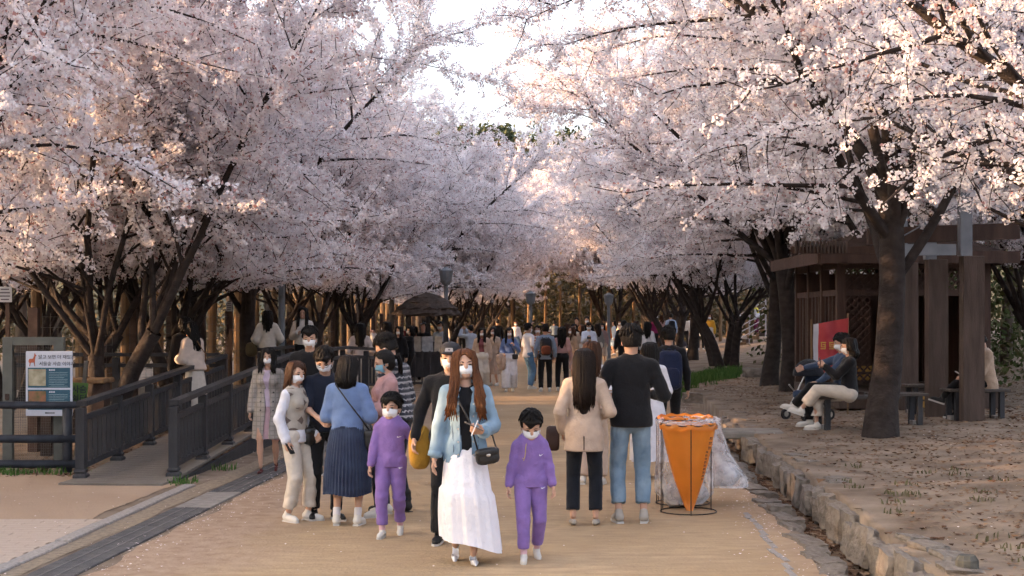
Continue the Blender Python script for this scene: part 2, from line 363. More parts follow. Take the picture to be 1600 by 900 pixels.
while y < 13.5:
    l = rs.uniform(.14, .26); o = link('stone', PALE[int(rs.integers(6))], sk); o.scale = (.05, l, .05); o.location = (U(1.42 + rs.normal(0, .012), y) - sk.location.x, y - 9, -.014); y += l * 1.15
for i, (px, py, s, lb) in enumerate([(1217, 802, .20, 'loose pale stone lying beside the leafy ditch'), (1082, 625, .34, 'brown boulder lying near the green grass strip'), (1180, 588, .55, 'grey flat rock at the foot of the far right cherry trunk')]):
    z = 0 if i == 0 else .3; p = G(px, py, z); o = link('boulder', ROCKS[i], None); o.scale = (s, s * .8, s * .55); o.location = p + np.array([0, 0, s * .12]); setp(o, lb, 'stone')
sl = MB(); c = G(1135, 697, .12); sl.box((U(2.05, 19.4), 19.4, .26), (1.0, .85, .09), rz=-.1, bev=.02)
setp(sl.build('stone_slab', mat('slab', (.16, .145, .125), col2=(.27, .245, .215), scale=4, bump=.6, bscale=30)), 'flat grey slab bridging the ditch behind the litter bags', 'slab')
st = MB(); p = W(1511, 868, 8.9); st.tube([(p[0], p[1], .20), (p[0], p[1], .33), (p[0], p[1], .36)], [.075, .07, .05], 10)
setp(st.build('tree_stump', mat('stump', (.06, .058, .05), col2=(.13, .12, .10), scale=20), smooth=False), 'small grey round stump in the bare soil at lower right', 'stump')

# drain with its cover plates, granite kerb, plaza paving
DR = mat('drain_plate', (.062, .060, .062), rough=.75, col2=(.115, .11, .108), scale=9, bump=.4, bscale=60)
DRP = mat('drain_pale_plate', (.20, .18, .165), rough=.85, col2=(.30, .275, .25), scale=9, bump=.4)
DRL = mat('drain_rib', (.17, .16, .155), rough=.7, var=.2)
dn = setp(empty('drain_channel', (U(-3.88, 9), 9, 0)), 'long dark slotted drain running beside the sandy path', 'drain')
pm = MB(); pm.box((0, 0, 0), (.35, .585, .03), bev=.006); pmesh = mesh_np('cover_plate', np.array(pm.v), pm.f, DR)
qm = MB(); qm.box((0, 0, 0), (.35, .585, .034), bev=.006); qmesh = mesh_np('cover_plate', np.array(qm.v), qm.f, DRP)
rm = MB(); [rm.box((x, 0, .0), (.014, .585, .012)) for x in (-.06, .06)]; rmesh = mesh_np('rib', np.array(rm.v), rm.f, DRL)
for i in range(40):
    y = 6.2 + i * .6; pale = 13.9 < y < 14.9; o = link('cover_plate', qmesh if pale else pmesh, dn); o.location = (U(-3.88, y) - dn.location.x, y - 9, 0.0); o.rotation_euler = (rs.normal(0, .003), rs.normal(0, .006), -SLOPE)
    if not pale: r_ = link('rib', rmesh, o); r_.location = (0, 0, .0125)
kb = setp(empty('granite_kerb', (U(-4.45, 9), 9, 0)), 'narrow row of pale granite kerb stones left of the drain', 'kerb')
gm = MB(); gm.box((0, 0, 0), (.13, .97, .12), bev=.008); gmesh = mesh_np('stone', np.array(gm.v), gm.f, GRANITE)
for i in range(10):
    y = 6.1 + i * 1.0; u = -4.30 - .022 * (y - 9); o = link('stone', gmesh, kb); o.location = (U(u, y) - kb.location.x, y - 9, -.035 + rs.normal(0, .004)); o.rotation_euler = (0, 0, -SLOPE + .025 + rs.normal(0, .006))
pv = setp(empty('brick_paving', (U(-5.5, 10), 10, 0)), kind='structure')
PAV = mat('plaza_brick', (.40, .32, .26), rough=.9, col2=(.46, .375, .31), scale=2.5, bump=.3, bscale=60)
bm_ = MB(); bm_.box((0, 0, 0), (.239, .119, .06), bev=.002); bmesh_ = mesh_np('brick', np.array(bm_.v), bm_.f, PAV)
n = 0
for j in range(34):
    for i in range(8):
        y = 9.3 + j * .12; u = -4.52 - .022 * (y - 9) - (i + .5 + .5 * (j % 2)) * .24 + .235
        if y < 13.0 and n < 300: o = link('brick', bmesh_, pv); o.location = (U(u, y) - pv.location.x, y - 10, -.022 + rs.normal(0, .0006)); o.rotation_euler = (0, 0, rs.normal(-.03, .002)); n += 1

# litter of leaves, petals, pebbles, tufts
def scatter(name, n, ufun, size, m, curl=.4, zoff=.004):
    V = []; F = []
    for i in range(n):
        u, y = ufun(); z = float(hgt(u, y)) + zoff; x = U(u, y); s = size * rs.uniform(.5, 1.3); a = rs.uniform(0, 6.3); ca, sa = math.cos(a), math.sin(a); o = len(V); t = rs.uniform(-.4, .4); c = curl * rs.uniform(.2, 1)
        for (p, q, h) in ((-1, 0, c), (0, -.55, 0), (1, 0, c), (0, .55, .1)):
            V.append((x + s * (p * ca - q * sa), y + s * (p * sa + q * ca), z + s * (h + t * q + .1)))
        F += [[o, o + 1, o + 2], [o, o + 2, o + 3]]
    return setp(obj_np(name, np.array(V), np.array(F), m), kind='stuff')
def leafmat(name, cols):
    m = mat(name, cols[0], rough=.85, spec=.15, bump=0); N, L, b = nodes_of(m); g = N.new('ShaderNodeNewGeometry'); rp = N.new('ShaderNodeValToRGB')
    e = rp.color_ramp.elements; e[0].color = (*cols[0], 1); e[1].color = (*cols[-1], 1); e[0].position = 0; e[1].position = 1
    for i, c in enumerate(cols[1:-1]): k = e.new((i + 1) / (len(cols) - 1)); k.color = (*c, 1)
    L.new(g.outputs['Random Per Island'], rp.inputs[0]); L.new(rp.outputs[0], b.inputs['Base Color']); return m
LITTER = leafmat('dead_leaves', [(.055, .028, .016), (.12, .062, .035), (.20, .12, .07), (.26, .19, .13)])
setp(scatter('leaf_litter', 15000, lambda: (2.25 + rs.gamma(1.6, 2.2), rs.uniform(8, 36)), .028, LITTER), 'brown fallen leaves strewn over the bare bank', 'leaves')
setp(scatter('ditch_leaves', 2600, lambda: (rs.normal(1.95, .06), rs.uniform(7.5, 22)), .042, LITTER, .6, .012), 'curled brown leaves filling the ditch', 'leaves')
setp(scatter('forest_leaves', 2500, lambda: (rs.uniform(5.5, 11), rs.uniform(17, 38)), .05, LITTER, .6), 'thick brown leaf litter beyond the pavilion', 'leaves')
setp(scatter('fence_leaves', 1500, lambda: (rs.uniform(-7.2, -4.9), rs.uniform(16.3, 24)), .035, LITTER, .5), 'dead leaves lying under the ramp and the low fence', 'leaves')
setp(scatter('fallen_petals', 4000, lambda: ((rs.uniform(-7, 7) if rs.uniform() < .3 else (rs.normal(-3.6, .22) if rs.uniform() < .5 else rs.normal(1.6, .2))), 8 + rs.gamma(2, 7)), .011, leafmat('fallen_petal', [(.75, .6, .6), (.85, .78, .77)]), .2, .012), 'pale petals scattered over the ground', 'petals')
def tufts(name, spots, m, h, blades, r, label):
    V = []; F = []
    for (x, y, z) in spots:
        for b in range(blades):
            a = rs.uniform(0, 6.3); rr = r * math.sqrt(rs.uniform()); bx, by = x + rr * math.cos(a), y + rr * math.sin(a); l = h * rs.uniform(.5, 1.2); ln = rs.normal(0, .3, 2) * l; w = .006 + .004 * rs.uniform(); o = len(V)
            V += [(bx - w, by, z - .01), (bx + w, by, z - .01), (bx + ln[0] * .4 + w * .7, by + ln[1] * .4, z + l * .6), (bx + ln[0] * .4 - w * .7, by + ln[1] * .4, z + l * .6), (bx + ln[0], by + ln[1], z + l)]
            F += [[o, o + 1, o + 2, o + 3], [o + 3, o + 2, o + 4]]
    return setp(link(name, mesh_np(name, np.array(V), F, m)), label, 'grass', kind='stuff')
GRASS = leafmat('grass_blades', [(.035, .075, .018), (.06, .13, .03), (.10, .17, .05)])
sp = []
for i in range(260):
    px = rs.uniform(1062, 1152); py = 606 - (px - 1062) * .19 + rs.normal(0, 3.0); p = G(px, py, .22); sp.append((p[0], p[1], float(hgt(p[0] - SLOPE * p[1], p[1])) if p[0] - SLOPE * p[1] > 2.12 else .0))
tufts('grass_strip', sp, GRASS, .22, 12, .16, 'strip of fresh green grass along the right edge of the path')
sp = []
for i in range(70):
    u = rs.uniform(2.3, 6); y = rs.uniform(8.5, 15); sp.append((U(u, y), y, float(hgt(u, y))))
for i in range(22):
    u = rs.uniform(1.75, 2.0); y = rs.uniform(8, 20); sp.append((U(u, y), y, -.12))
tufts('sparse_grass', sp, leafmat('dry_grass', [(.09, .085, .04), (.14, .125, .065), (.19, .16, .10)]), .045, 10, .12, 'thin grass tufts sprouting on the bare bank and ditch')
sp = [(W(px, 0, y)[0], y, 0) for px, y in [(20, 16.6), (30, 16.7), (88, 16.7), (8, 16.9), (280, 15.7), (288, 15.9), (130, 16.5), (60, 16.9), (350, 17.2)]]
tufts('fence_grass', sp, GRASS, .085, 22, .16, 'green grass clumps at the foot of the low dark fence')
# ------------------------------------------------------------------ ramp, railings, fences, signs on the left
DARK = mat('dark_stained_wood', (.024, .025, .030), rough=.6, col2=(.050, .050, .056), scale=6, bump=.35, bscale=40, stretch=(1, 1, .3))
SLATE = mat('slate_painted_rail', (.022, .026, .036), rough=.5, col2=(.045, .052, .066), scale=6, bump=.2)
PLANK = mat('weathered_plank', (.12, .105, .09), rough=.85, col2=(.22, .195, .17), scale=5, bump=.5, bscale=30, stretch=(.4, 4, 1))
LOG = mat('tan_log', (.13, .078, .04), rough=.85, col2=(.24, .155, .085), scale=4, bump=.5, bscale=20, stretch=(3, 3, .3))
RUST = mat('brown_post', (.04, .026, .022), rough=.8, col2=(.075, .05, .042), scale=8)
STEEL = mat('grey_steel', (.15, .17, .20), rough=.5, col2=(.22, .24, .27), scale=5, bump=.1, spec=.5)
POLE = mat('lamp_pole_paint', (.13, .15, .17), rough=.5, col2=(.19, .21, .235), scale=5, bump=.05)
def text_obj(body, size, M, m, parent=None, name='lettering', ext=.0015, align='LEFT', bold=0.0):
    st_ = len(body) > 3
    c = bpy.data.curves.new(name, 'FONT'); c.body = body; c.size = size; c.extrude = ext; c.align_x = align; c.resolution_u = 2; c.offset = bold
    t = bpy.data.objects.new('tmp', c); COL.objects.link(t); dg = bpy.context.evaluated_depsgraph_get(); dg.update()
    me = bpy.data.meshes.new_from_object(t.evaluated_get(dg)); bpy.data.objects.remove(t); me.name = name; me.materials.clear(); me.materials.append(m)
    o = link(name, me, parent); o.matrix_local = M; setp(o, kind='stuff'); return o
FRONT = Matrix.Rotation(R(90), 4, 'X')                 # text facing the camera side (-y)

def deck_z(y): return float(np.clip(.06 * (y - 16.0), 0, .40))
ramp = setp(empty('boardwalk_ramp', (U(-5.3, 15.6), 15.6, 0)), 'grey plank ramp rising between dark railings', 'ramp')
pl = MB(); pl.box((0, 0, 0), (1.16, .142, .035), bev=.004); plm = mesh_np('plank', np.array(pl.v), pl.f, PLANK)
pl2 = MB(); pl2.box((0, 0, 0), (4.4, .142, .035), bev=.004); plm2 = mesh_np('plank', np.array(pl2.v), pl2.f, PLANK)
i = 0; y = 15.62
while y < 29.5:
    wide = y > 22.7; o = link('plank', plm2 if wide else plm, ramp); u = -6.92 if wide else -5.30
    o.location = (U(u, y) - ramp.location.x, y - 15.6, deck_z(y) + .012); o.rotation_euler = (.06 if 16 < y < 22.6 else 0, 0, rs.normal(-SLOPE if not wide else 0, .002)); y += .15
sk_ = MB()
for a, b in ((15.7, 17.5), (17.5, 20), (20, 22.7), (22.7, 29.4)):
    sk_.add([(U(-4.70, a) - ramp.location.x, a - 15.6, -.05), (U(-4.70, b) - ramp.location.x, b - 15.6, -.05), (U(-4.70, b) - ramp.location.x, b - 15.6, deck_z(b) - .008), (U(-4.70, a) - ramp.location.x, a - 15.6, max(deck_z(a) - .008, .0)),
            (U(-4.66, a) - ramp.location.x, a - 15.6, -.05), (U(-4.66, b) - ramp.location.x, b - 15.6, -.05), (U(-4.66, b) - ramp.location.x, b - 15.6, deck_z(b) - .006), (U(-4.66, a) - ramp.location.x, a - 15.6, max(deck_z(a) - .006, .002))],
           [[0, 3, 2, 1], [4, 5, 6, 7], [3, 7, 6, 2], [0, 4, 7, 3], [1, 2, 6, 5]])
sk_.build('side_board', DARK, ramp)
def railing(name, pts, label, posts_every=1.25, h=.86, picket=.155, mid=True):
    """pts: list of (x, y, z of deck); posts, rails and pickets follow the line"""
    P = np.array(pts, float); root = setp(empty(name, P[0]), label, 'railing', 'dark boardwalk railings'); rel = lambda q: np.array(q) - P[0]
    seg = np.linalg.norm(np.diff(P, axis=0), axis=1); cs = np.concatenate([[0], np.cumsum(seg)]); at = lambda s: np.array([np.interp(s, cs, P[:, k]) for k in range(3)])
    n = max(1, round(cs[-1] / posts_every)); pb = MB(); pb.box((0, 0, h / 2 - .03), (.10, .10, h - .03), bev=.008); pmz = mesh_np('post', np.array(pb.v), pb.f, DARK)
    sb = MB(); sb.box((0, 0, .04), (.15, .15, .07), bev=.02); sb.box((0, 0, .10), (.125, .125, .05), bev=.015); sbm = mesh_np('post_shoe', np.array(sb.v), sb.f, DARK)
    for i in range(n + 1):
        q = at(cs[-1] * i / n); o = link('post', pmz, root); o.location = rel(q); s_ = link('post_shoe', sbm, o)
    for a, b in zip(P[:-1], P[1:]):
        for nm, z, w, t in (('top_rail', h, .12, .055), ('middle_rail', h - .17, .05, .06), ('bottom_rail', .15, .05, .06)):
            if nm == 'middle_rail' and not mid: continue
            m_ = MB(); m_.bar(rel(a + [0, 0, z]), rel(b + [0, 0, z]), w, t); m_.build(nm, DARK, root)
    kb_ = MB(); kb_.box((0, 0, (h - .17 + .15) / 2), (.042, .03, h - .32)); km = mesh_np('picket', np.array(kb_.v), kb_.f, DARK); s = picket
    while s < cs[-1]:
        o = link('picket', km, root); o.location = rel(at(s)); s += picket
    return root
RP = lambda u, y: (U(u, y), y, deck_z(y))
railing('ramp_railing', [RP(-4.80, 16.2), RP(-4.80, 22.7), RP(-4.80, 27.4), (U(-4.80, 27.4) + .75, 29.3, .30)], 'dark wooden railing on the path side of the ramp, in front of the trench coat')
railing('ramp_railing', [RP(-5.82, 16.1), RP(-5.82, 22.3)], 'dark wooden railing on the deer sign side of the ramp')
railing('ramp_railing', [RP(-5.95, 22.5), (U(-5.95, 22.5) - 3.2, 22.3, .40)], 'dark open railing running left behind the green board', 1.6, .86, 99)
railing('ramp_railing', [(U(-6.0, 25.5), 25.5, .4), (U(-6.0, 28.4), 28.4, .4)], 'short dark railing box behind the woman on the ramp', 1.4)
# low round-rail fence at far left
lf = setp(empty('low_rail_fence', W(125, 740, 16.9) * np.array([1, 1, 0])), 'low slate-blue fence of three round rails before the deer sign', 'fence')
x0, y0 = lf.location.x, lf.location.y
for z, r in ((.80, .045), (.40, .05), (.10, .05)):
    m_ = MB(); m_.tube([(-3.2, .05, z), (-1.5, .02, z), (0, 0, z)], r, 10); m_.build('rail', SLATE, lf, True)
for dx in (-.16, -1.6, -3.0):
    m_ = MB(); m_.tube([(dx, .03, -.1), (dx, .03, .84)], .058, 10); m_.build('post', SLATE, lf, True)
# gate frame with the deer information board and the green board
GF_ = mat('grey_green_frame', (.10, .108, .10), rough=.7, col2=(.15, .158, .145), scale=6)
MESHW = mat('wire', (.11, .10, .09), rough=.6, spec=.4, metal=.3, var=.2)
gx, gy = W(53, 0, 17.6)[0], 17.6
gf = setp(empty('mesh_gate', (gx, gy, 0)), 'grey-green framed wire mesh gate holding the deer board', 'gate')
for dx in (-.315, .315): m_ = MB(); m_.box((dx, 0, .79), (.12, .08, 1.62), bev=.006); m_.build('upright', GF_, gf)
m_ = MB(); m_.box((0, .002, 1.55), (.508, .076, .10)); m_.build('top_bar', GF_, gf)
m_ = MB()
for k in range(19): m_.bar((-.255 + k * .0285, .01, .05), (-.255 + k * .0285, .01, 1.5), .004)
for k in range(45): m_.bar((-.255, .014, .06 + k * .032), (.255, .014, .06 + k * .032), .004)
setp(m_.build('wire_mesh', MESHW, gf), kind='stuff')
m_ = MB(); m_.box((-.315, -.045, .86), (.05, .02, .08), bev=.008); m_.build('latch', RUST, gf)
bx_, by_ = W(77, 0, 17.45)[0], 17.45; bz = W(0, 650, 17.45)[2]; BW, BH = .575, .795
WHITE = mat('board_white', (.55, .60, .72), rough=.5, var=.04, bump=0); TEAL = mat('board_teal', (.035, .105, .16), rough=.5, var=.08, bump=0); INK = mat('board_ink', (.03, .035, .05), rough=.6, var=.05, bump=0); REDINK = mat('board_red', (.42, .12, .07), rough=.6, var=.1, bump=0)
ib = setp(empty('information_board', (bx_, by_, bz), R(-2)), 'white and teal deer information board on the mesh gate', 'sign')
m_ = MB(); m_.box((0, 0, BH / 2), (BW, .02, BH), bev=.004); m_.build('board', WHITE, ib)
for nm, zc in (('upper_panel', .47), ('lower_panel', .20)):
    m_ = MB(); m_.box((0, -.0115, zc), (BW - .05, .003, .245)); pn = m_.build(nm, TEAL, ib)
    ph = mat('photo_' + nm, (.22, .20, .12) if nm[0] == 'u' else (.10, .12, .05), col2=(.50, .47, .36) if nm[0] == 'u' else (.36, .15, .09), scale=9, bump=0, rough=.5, detail=3)
    m_ = MB(); m_.box((-.145, -.0145, zc + .003), (.215, .003, .205)); m_.build('photograph', ph, pn)
    tm_ = MB(); [tm_.box((.115 - (.02 if k % 4 == 3 else 0), -.0142, zc + .065 - k * .021), (.235 - (.04 if k % 4 == 3 else 0), .002, .0055)) for k in range(9)]; setp(tm_.build('small_print', mat('print_grey', (.25, .36, .42), bump=0, var=.1), pn), kind='stuff')
    hm_ = MB(); [hm_.box((.012 + k * .026, -.0142, zc + .095), (.019, .002, .018)) for k in range(3)]; setp(hm_.build('heading', WHITE, pn), kind='stuff')
text_obj('알고 보면 더 재밌는', .056, Matrix.Translation((-.135, -.0115, .705)) @ FRONT, INK, ib, 'title')
text_obj('서울숲 사슴 이야기', .056, Matrix.Translation((-.125, -.0115, .622)) @ FRONT, INK, ib, 'title')
hm_ = MB(); [hm_.box((-.035 + k * .024, -.0112, .038), (.017 if k else .026, .002, .016)) for k in range(5)]; setp(hm_.build('footer', INK, ib), kind='stuff')
m_ = MB(); m_.prism([(-.255, .67), (-.245, .70), (-.20, .705), (-.185, .735), (-.178, .775), (-.165, .752), (-.152, .742), (-.165, .735), (-.172, .70), (-.175, .66), (-.172, .61), (-.18, .61), (-.186, .655), (-.225, .655), (-.235, .61), (-.243, .61), (-.24, .65)], -.0125, -.0105); m_.build('deer_picture', REDINK, ib)
gb = setp(empty('green_board', (W(123, 0, 18.0)[0], 18.0, W(0, 632, 18.0)[2])), 'small green board with black lettering leaning beside the deer sign', 'sign')
GRN = mat('board_green', (.085, .17, .045), rough=.7, var=.15)
m_ = MB(); m_.prism([(-.10, 0), (.09, .015), (.12, .27), (-.11, .28)], 0, .018); m_.build('panel', GRN, gb)
text_obj('사슴', .105, Matrix.Translation((-.088, -.004, .155)) @ FRONT, INK, gb, bold=.0015); text_obj('쉼터', .105, Matrix.Translation((-.088, -.004, .04)) @ FRONT, INK, gb, bold=.0015)
m_ = MB(); m_.bar((-.06, .05, -.75), (.09, .03, .55), .045); m_.build('stake', PLANK, gb)
tb = setp(empty('rough_wooden_table', (W(118, 0, 19.0)[0], 19.0, 0)), 'rough dark timber table behind the green board', 'table')
m_ = MB(); m_.box((0, 0, 1.0), (.9, .5, .06), bev=.01); m_.build('table_top', LOG, tb)
for dx in (-.35, .35): m_ = MB(); m_.box((dx, 0, .485), (.14, .3, .97)); m_.build('leg', RUST, tb)

def plate(name, px, py, w, h, y, label, lines, post=None):
    c = W(px, py, y); o = setp(empty(name, c), label, 'sign'); m_ = MB(); m_.box((0, 0, 0), (w, .015, h), bev=.003); m_.build('panel', mat('sign_white', (.50, .51, .53), rough=.5, var=.06, bump=0), o)
    m_ = MB(); [m_.box((0, -.0095, h / 2 - h * (k + .8) / (lines + .6)), (w * (.75 if k % 3 else .6), .003, h / lines * .32)) for k in range(lines)]; setp(m_.build('small_print', mat('print_dark', (.12, .10, .12), bump=0), o), kind='stuff')
    if post: m_ = MB(); m_.box((.03, .03, -c[2] / 2 + h * .2), (.06, .04, c[2] + h * .4)); m_.build('post', RUST, o)
    return o
plate('notice_plate', 8, 460, .20, .23, 21, 'small white notice cut by the left edge of the picture', 4, True)
plate('notice_plate', 239, 502, .135, .62, 25.5, 'tall narrow white notice on a post between the log poles', 9, True)
plate('notice_plate', 358, 479, .12, .2, 30, 'small pale notice by the leaning trunk above the ramp', 4, True)

# wire fence with brown posts, and the tall log-pole enclosure
wf = setp(empty('wire_fence', (U(-7.6, 23), 23, 0)), 'wire fence on short brown posts behind the boardwalk', 'fence')
for i in range(22):
    y = 19.5 + i * 2.2; u = -7.7 - .015 * (y - 20); m_ = MB(); m_.box((U(u, y) - wf.location.x, y - 23, .98), (.13, .13, 2.0), bev=.01); m_.build('post', RUST, wf)
m_ = MB()
for k in range(12): z = .2 + k * .15; m_.bar((U(-7.69, 19.5) - wf.location.x, -3.5, z), (U(-8.4, 66) - wf.location.x, 43, z), .006)
for k in range(150): y = 19.5 + .3 * k; u = -7.7 - .015 * (y - 20); m_.bar((U(u, y) - wf.location.x, y - 23, .05), (U(u, y) - wf.location.x, y - 23, 1.9), .005)
setp(m_.build('wire_mesh', MESHW, wf), kind='stuff')
en = setp(empty('log_pole_enclosure', (U(-9.3, 25), 25, 0)), 'tall enclosure of tan log poles with a pale top beam on the left', 'fence')
for i in range(24):
    y = 22.0 + i * 2.3; u = -9.6 + rs.normal(0, .08); h = 3.05 + rs.normal(0, .12); r = rs.uniform(.095, .125); m_ = MB(); x = U(u, y) - en.location.x; m_.tube([(x, y - 25, -.1), (x, y - 25, h)], [r, r * .9], 9); m_.build('log_pole', LOG, en)
m_ = MB(); m_.bar((U(-9.6, 22) - en.location.x, -3, 3.0), (U(-9.6, 48) - en.location.x, 23, 3.0), .16, .2); m_.build('top_beam', LOG, en)
en2 = setp(empty('log_pole_screen', (U(0, 80), 80, 0)), 'row of tan log poles closing the far end of the path', 'fence')
for i in range(34):
    x = -17 + i * .95 + rs.normal(0, .22); h = rs.uniform(3.4, 4.6); m_ = MB(); r = rs.uniform(.07, .12); yy_ = rs.uniform(-2.5, 2.5); m_.tube([(x, yy_, -.1), (x + rs.normal(0, .06), yy_, h)], [r, r * .85], 7); m_.build('log_pole', LOG, en2)
m_ = MB()
for k in range(8): m_.bar((-17, 0, .3 + k * .4), (15, 0, .3 + k * .4), .012)
setp(m_.build('wire_mesh', MESHW, en2), kind='stuff')
def lamp_post(px, y, r, h, label):
    o = setp(empty('lamp_post', (W(px, 0, y)[0], y, 0)), label, 'lamp post', 'grey lamp posts'); m_ = MB(); m_.tube([(0, 0, 0), (0, 0, .5), (0, 0, .52), (0, 0, h)], [r * 1.25, r * 1.25, r, r * .85], 12); m_.build('pole', POLE, o, False)
    m_ = MB(); m_.tube([(0, 0, h), (0, 0, h + .1), (0, 0, h + .4), (0, 0, h + .5)], [.1, .16, .2, .03], 12); m_.build('lantern', POLE, o); m_ = MB(); m_.box((.01, -r, 2.35), (.09, .08, .16), bev=.01); m_.build('junction_box', POLE, o)
lamp_post(440, 27.8, .068, 5.0, 'grey lamp post rising from the boardwalk beside the two women in white')
lamp_post(697, 40, .065, 2.75, 'grey lamp post next to the thatched notice kiosk')
lamp_post(829, 52, .07, 2.3, 'grey lamp post behind the crowd at the centre')
lamp_post(951, 56, .07, 2.3, 'slim grey lamp post near the orange top')
# notice kiosk with a thatched roof
KY = 38.0; kx = W(670, 0, KY)[0]
ko = setp(empty('notice_kiosk', (kx, KY, 0)), 'dark kiosk with shaggy conical roof and pinned notices', 'kiosk')
for dx in (-.55, .45):
    for dy in (-.3, .5): m_ = MB(); m_.box((dx, dy, 1.05), (.09, .09, 2.1)); m_.build('post', DARK, ko)
TH = mat('kiosk_thatch', (.035, .026, .022), rough=.95, col2=(.085, .065, .055), scale=12, bump=1, bscale=40)
for k, (r0, r1, z0, z1) in enumerate([(.92, .74, 1.93, 2.10), (.80, .56, 2.08, 2.26), (.62, .34, 2.24, 2.40), (.40, .05, 2.38, 2.50)]):
    V = []; F = []; n = 26
    for r, z in ((r0, z0 - .04), (r0, z0), (r1, z1), (r1 * .5, z1)):
        for a in range(n): jr = r * (1 + .035 * rs.normal()) if r == r0 else r; V.append((-.05 + jr * math.cos(a * 6.283 / n), .1 + jr * math.sin(a * 6.283 / n), z + (.015 * rs.normal() if r == r0 else 0)))
    for q in range(3):
        for a in range(n): b = (a + 1) % n; F.append([q * n + a, q * n + b, q * n + n + b, q * n + n + a])
    F.append(list(range(n))[::-1]); F.append(list(range(3 * n, 4 * n))); obj_np('roof_tier', V, F, TH, ko)
m_ = MB(); m_.box((-.05, -.3, .72), (1.1, .06, .95)); m_.build('lower_panel', DARK, ko)
for dx, w, c_ in ((-.28, .22, (.30, .28, .26)), (-.03, .32, (.32, .36, .42)), (.27, .2, (.40, .37, .31))): m_ = MB(); m_.box((dx, -.345, 1.12), (w, .01, .42), ry=rs.normal(0, .03)); m_.build('notice', mat('notice_%d' % int(w * 100), c_, var=.25, scale=9, bump=0), ko)
m_ = MB(); [m_.box((-.05, -.4, z), (1.5, .05, .06)) for z in (.1, .9)]; [m_.box((x, -.4, .5), (.04, .04, .9)) for x in np.linspace(-.75, .65, 8)]; m_.build('guard_rail', DARK, ko)

# ------------------------------------------------------------------ pavilion, pergola and benches on the right
BRN = mat('brown_timber', (.040, .022, .016), rough=.7, col2=(.078, .044, .032), scale=5, bump=.3, bscale=30, stretch=(2, 2, .3))
BRN2 = mat('faded_timber', (.058, .040, .032), rough=.8, col2=(.105, .075, .062), scale=5, bump=.4, bscale=30, stretch=(2, 2, .3))
SHING = mat('roof_boards', (.032, .018, .014), rough=.85, col2=(.060, .036, .028), scale=5, bump=.5)
zb = .32; HX0, HX1, HY0, HY1 = 5.45, 7.85, 23.6, 27.0
pav = setp(empty('timber_pavilion', (HX0, HY0, zb)), 'dark brown timber pavilion with lattice bands and hipped roof', 'pavilion'); sx = SLOPE
def pbox(name, x0, x1, y0, y1, z0, z1, m=BRN, par=None): m_ = MB(); m_.box(((x0 + x1) / 2 - HX0, (y0 + y1) / 2 - HY0, (z0 + z1) / 2 - zb), (x1 - x0, y1 - y0, z1 - z0)); return m_.build(name, m, par or pav)
for x in (HX0, 6.35, 7.15, HX1):
    pbox('post', x - .07, x + .07, HY0 - .07, HY0 + .07, .2, 2.80)
for yv in (24.8, 25.9, HY1):
    for x in (HX0, HX1): pbox('post', x - .07, x + .07, yv - .07, yv + .07, .2, 2.80)
for z0, z1 in ((2.66, 2.82), (2.20, 2.30)):
    pbox('tie_beam', HX0 + .071, HX1 - .071, HY0 - .05, HY0 + .05, z0, z1); pbox('tie_beam', HX0 - .05, HX0 + .05, HY0 + .071, HY1 - .071, z0, z1); pbox('tie_beam', HX1 - .05, HX1 + .05, HY0 + .071, HY1 - .071, z0, z1)
def lattice(x0, x1, z0, z1, y, step=.13):
    m_ = MB(); w = x1 - x0; h = z1 - z0; c = -h
    while c < w:
        for sgn, dy in ((1, 0), (-1, .014)):
            a0 = max(0, c); a1 = min(w, c + h)
            if a1 - a0 < .02: continue
            b0, b1 = a0 - c, a1 - c
            if sgn < 0: b0, b1 = h - b0, h - b1
            m_.bar((x0 + a0 - HX0, y + dy - HY0, z0 + b0 - zb), (x0 + a1 - HX0, y + dy - HY0, z0 + b1 - zb), .028, .012, (0, 1, 0))
        c += step
    return m_.build('lattice_panel', BRN, pav)
for a, b in ((HX0 + .07, 6.28), (6.42, 7.08), (7.22, HX1 - .07)): lattice(a, b, 2.30, 2.66, HY0)
lattice(HX0 + .07, 5.95, .75, 2.20, HY0); lattice(7.45, HX1 - .07, .75, 2.20, HY0)
for i in range(12): yv = HY0 + .25 + i * .27; pbox('wall_slat', HX0 - .02, HX0 + .02, yv - .045, yv + .045, .75, 2.20)
pbox('back_wall', HX0, HX1, HY1 - .02, HY1 + .03, .3, 2.66); pbox('side_wall', HX1 - .015, HX1 + .015, HY0 + .1, HY1 - .1, .3, 2.2)
pbox('floor_deck', HX0 - .1, HX1 + .1, HY0 - .35, HY1, .35, .62, BRN2)
YEL = mat('yellow_board', (.40, .21, .05), rough=.7, col2=(.52, .30, .08), scale=5, bump=.3)
for z in (.42, .55): pbox('step_board', HX0 + .35, HX1 - .8, HY0 - .40, HY0 - .36, z - .05, z + .05, YEL)
for z in (.80, .95): pbox('bench_slat', 5.9, 7.0, 24.6, 24.65, z - .05, z + .05, YEL)
for z in (.72, ): pbox('inner_bench', 5.7, 7.4, 24.7, 25.2, z - .05, z, BRN2)
e = .42; V = [(HX0 - e, HY0 - e, 2.78), (HX1 + e, HY0 - e, 2.78), (HX1 + e, HY1 + e, 2.78), (HX0 - e, HY1 + e, 2.78), (6.65, HY0 + 1.2, 3.5), (6.65, HY1 - 1.2, 3.5)]
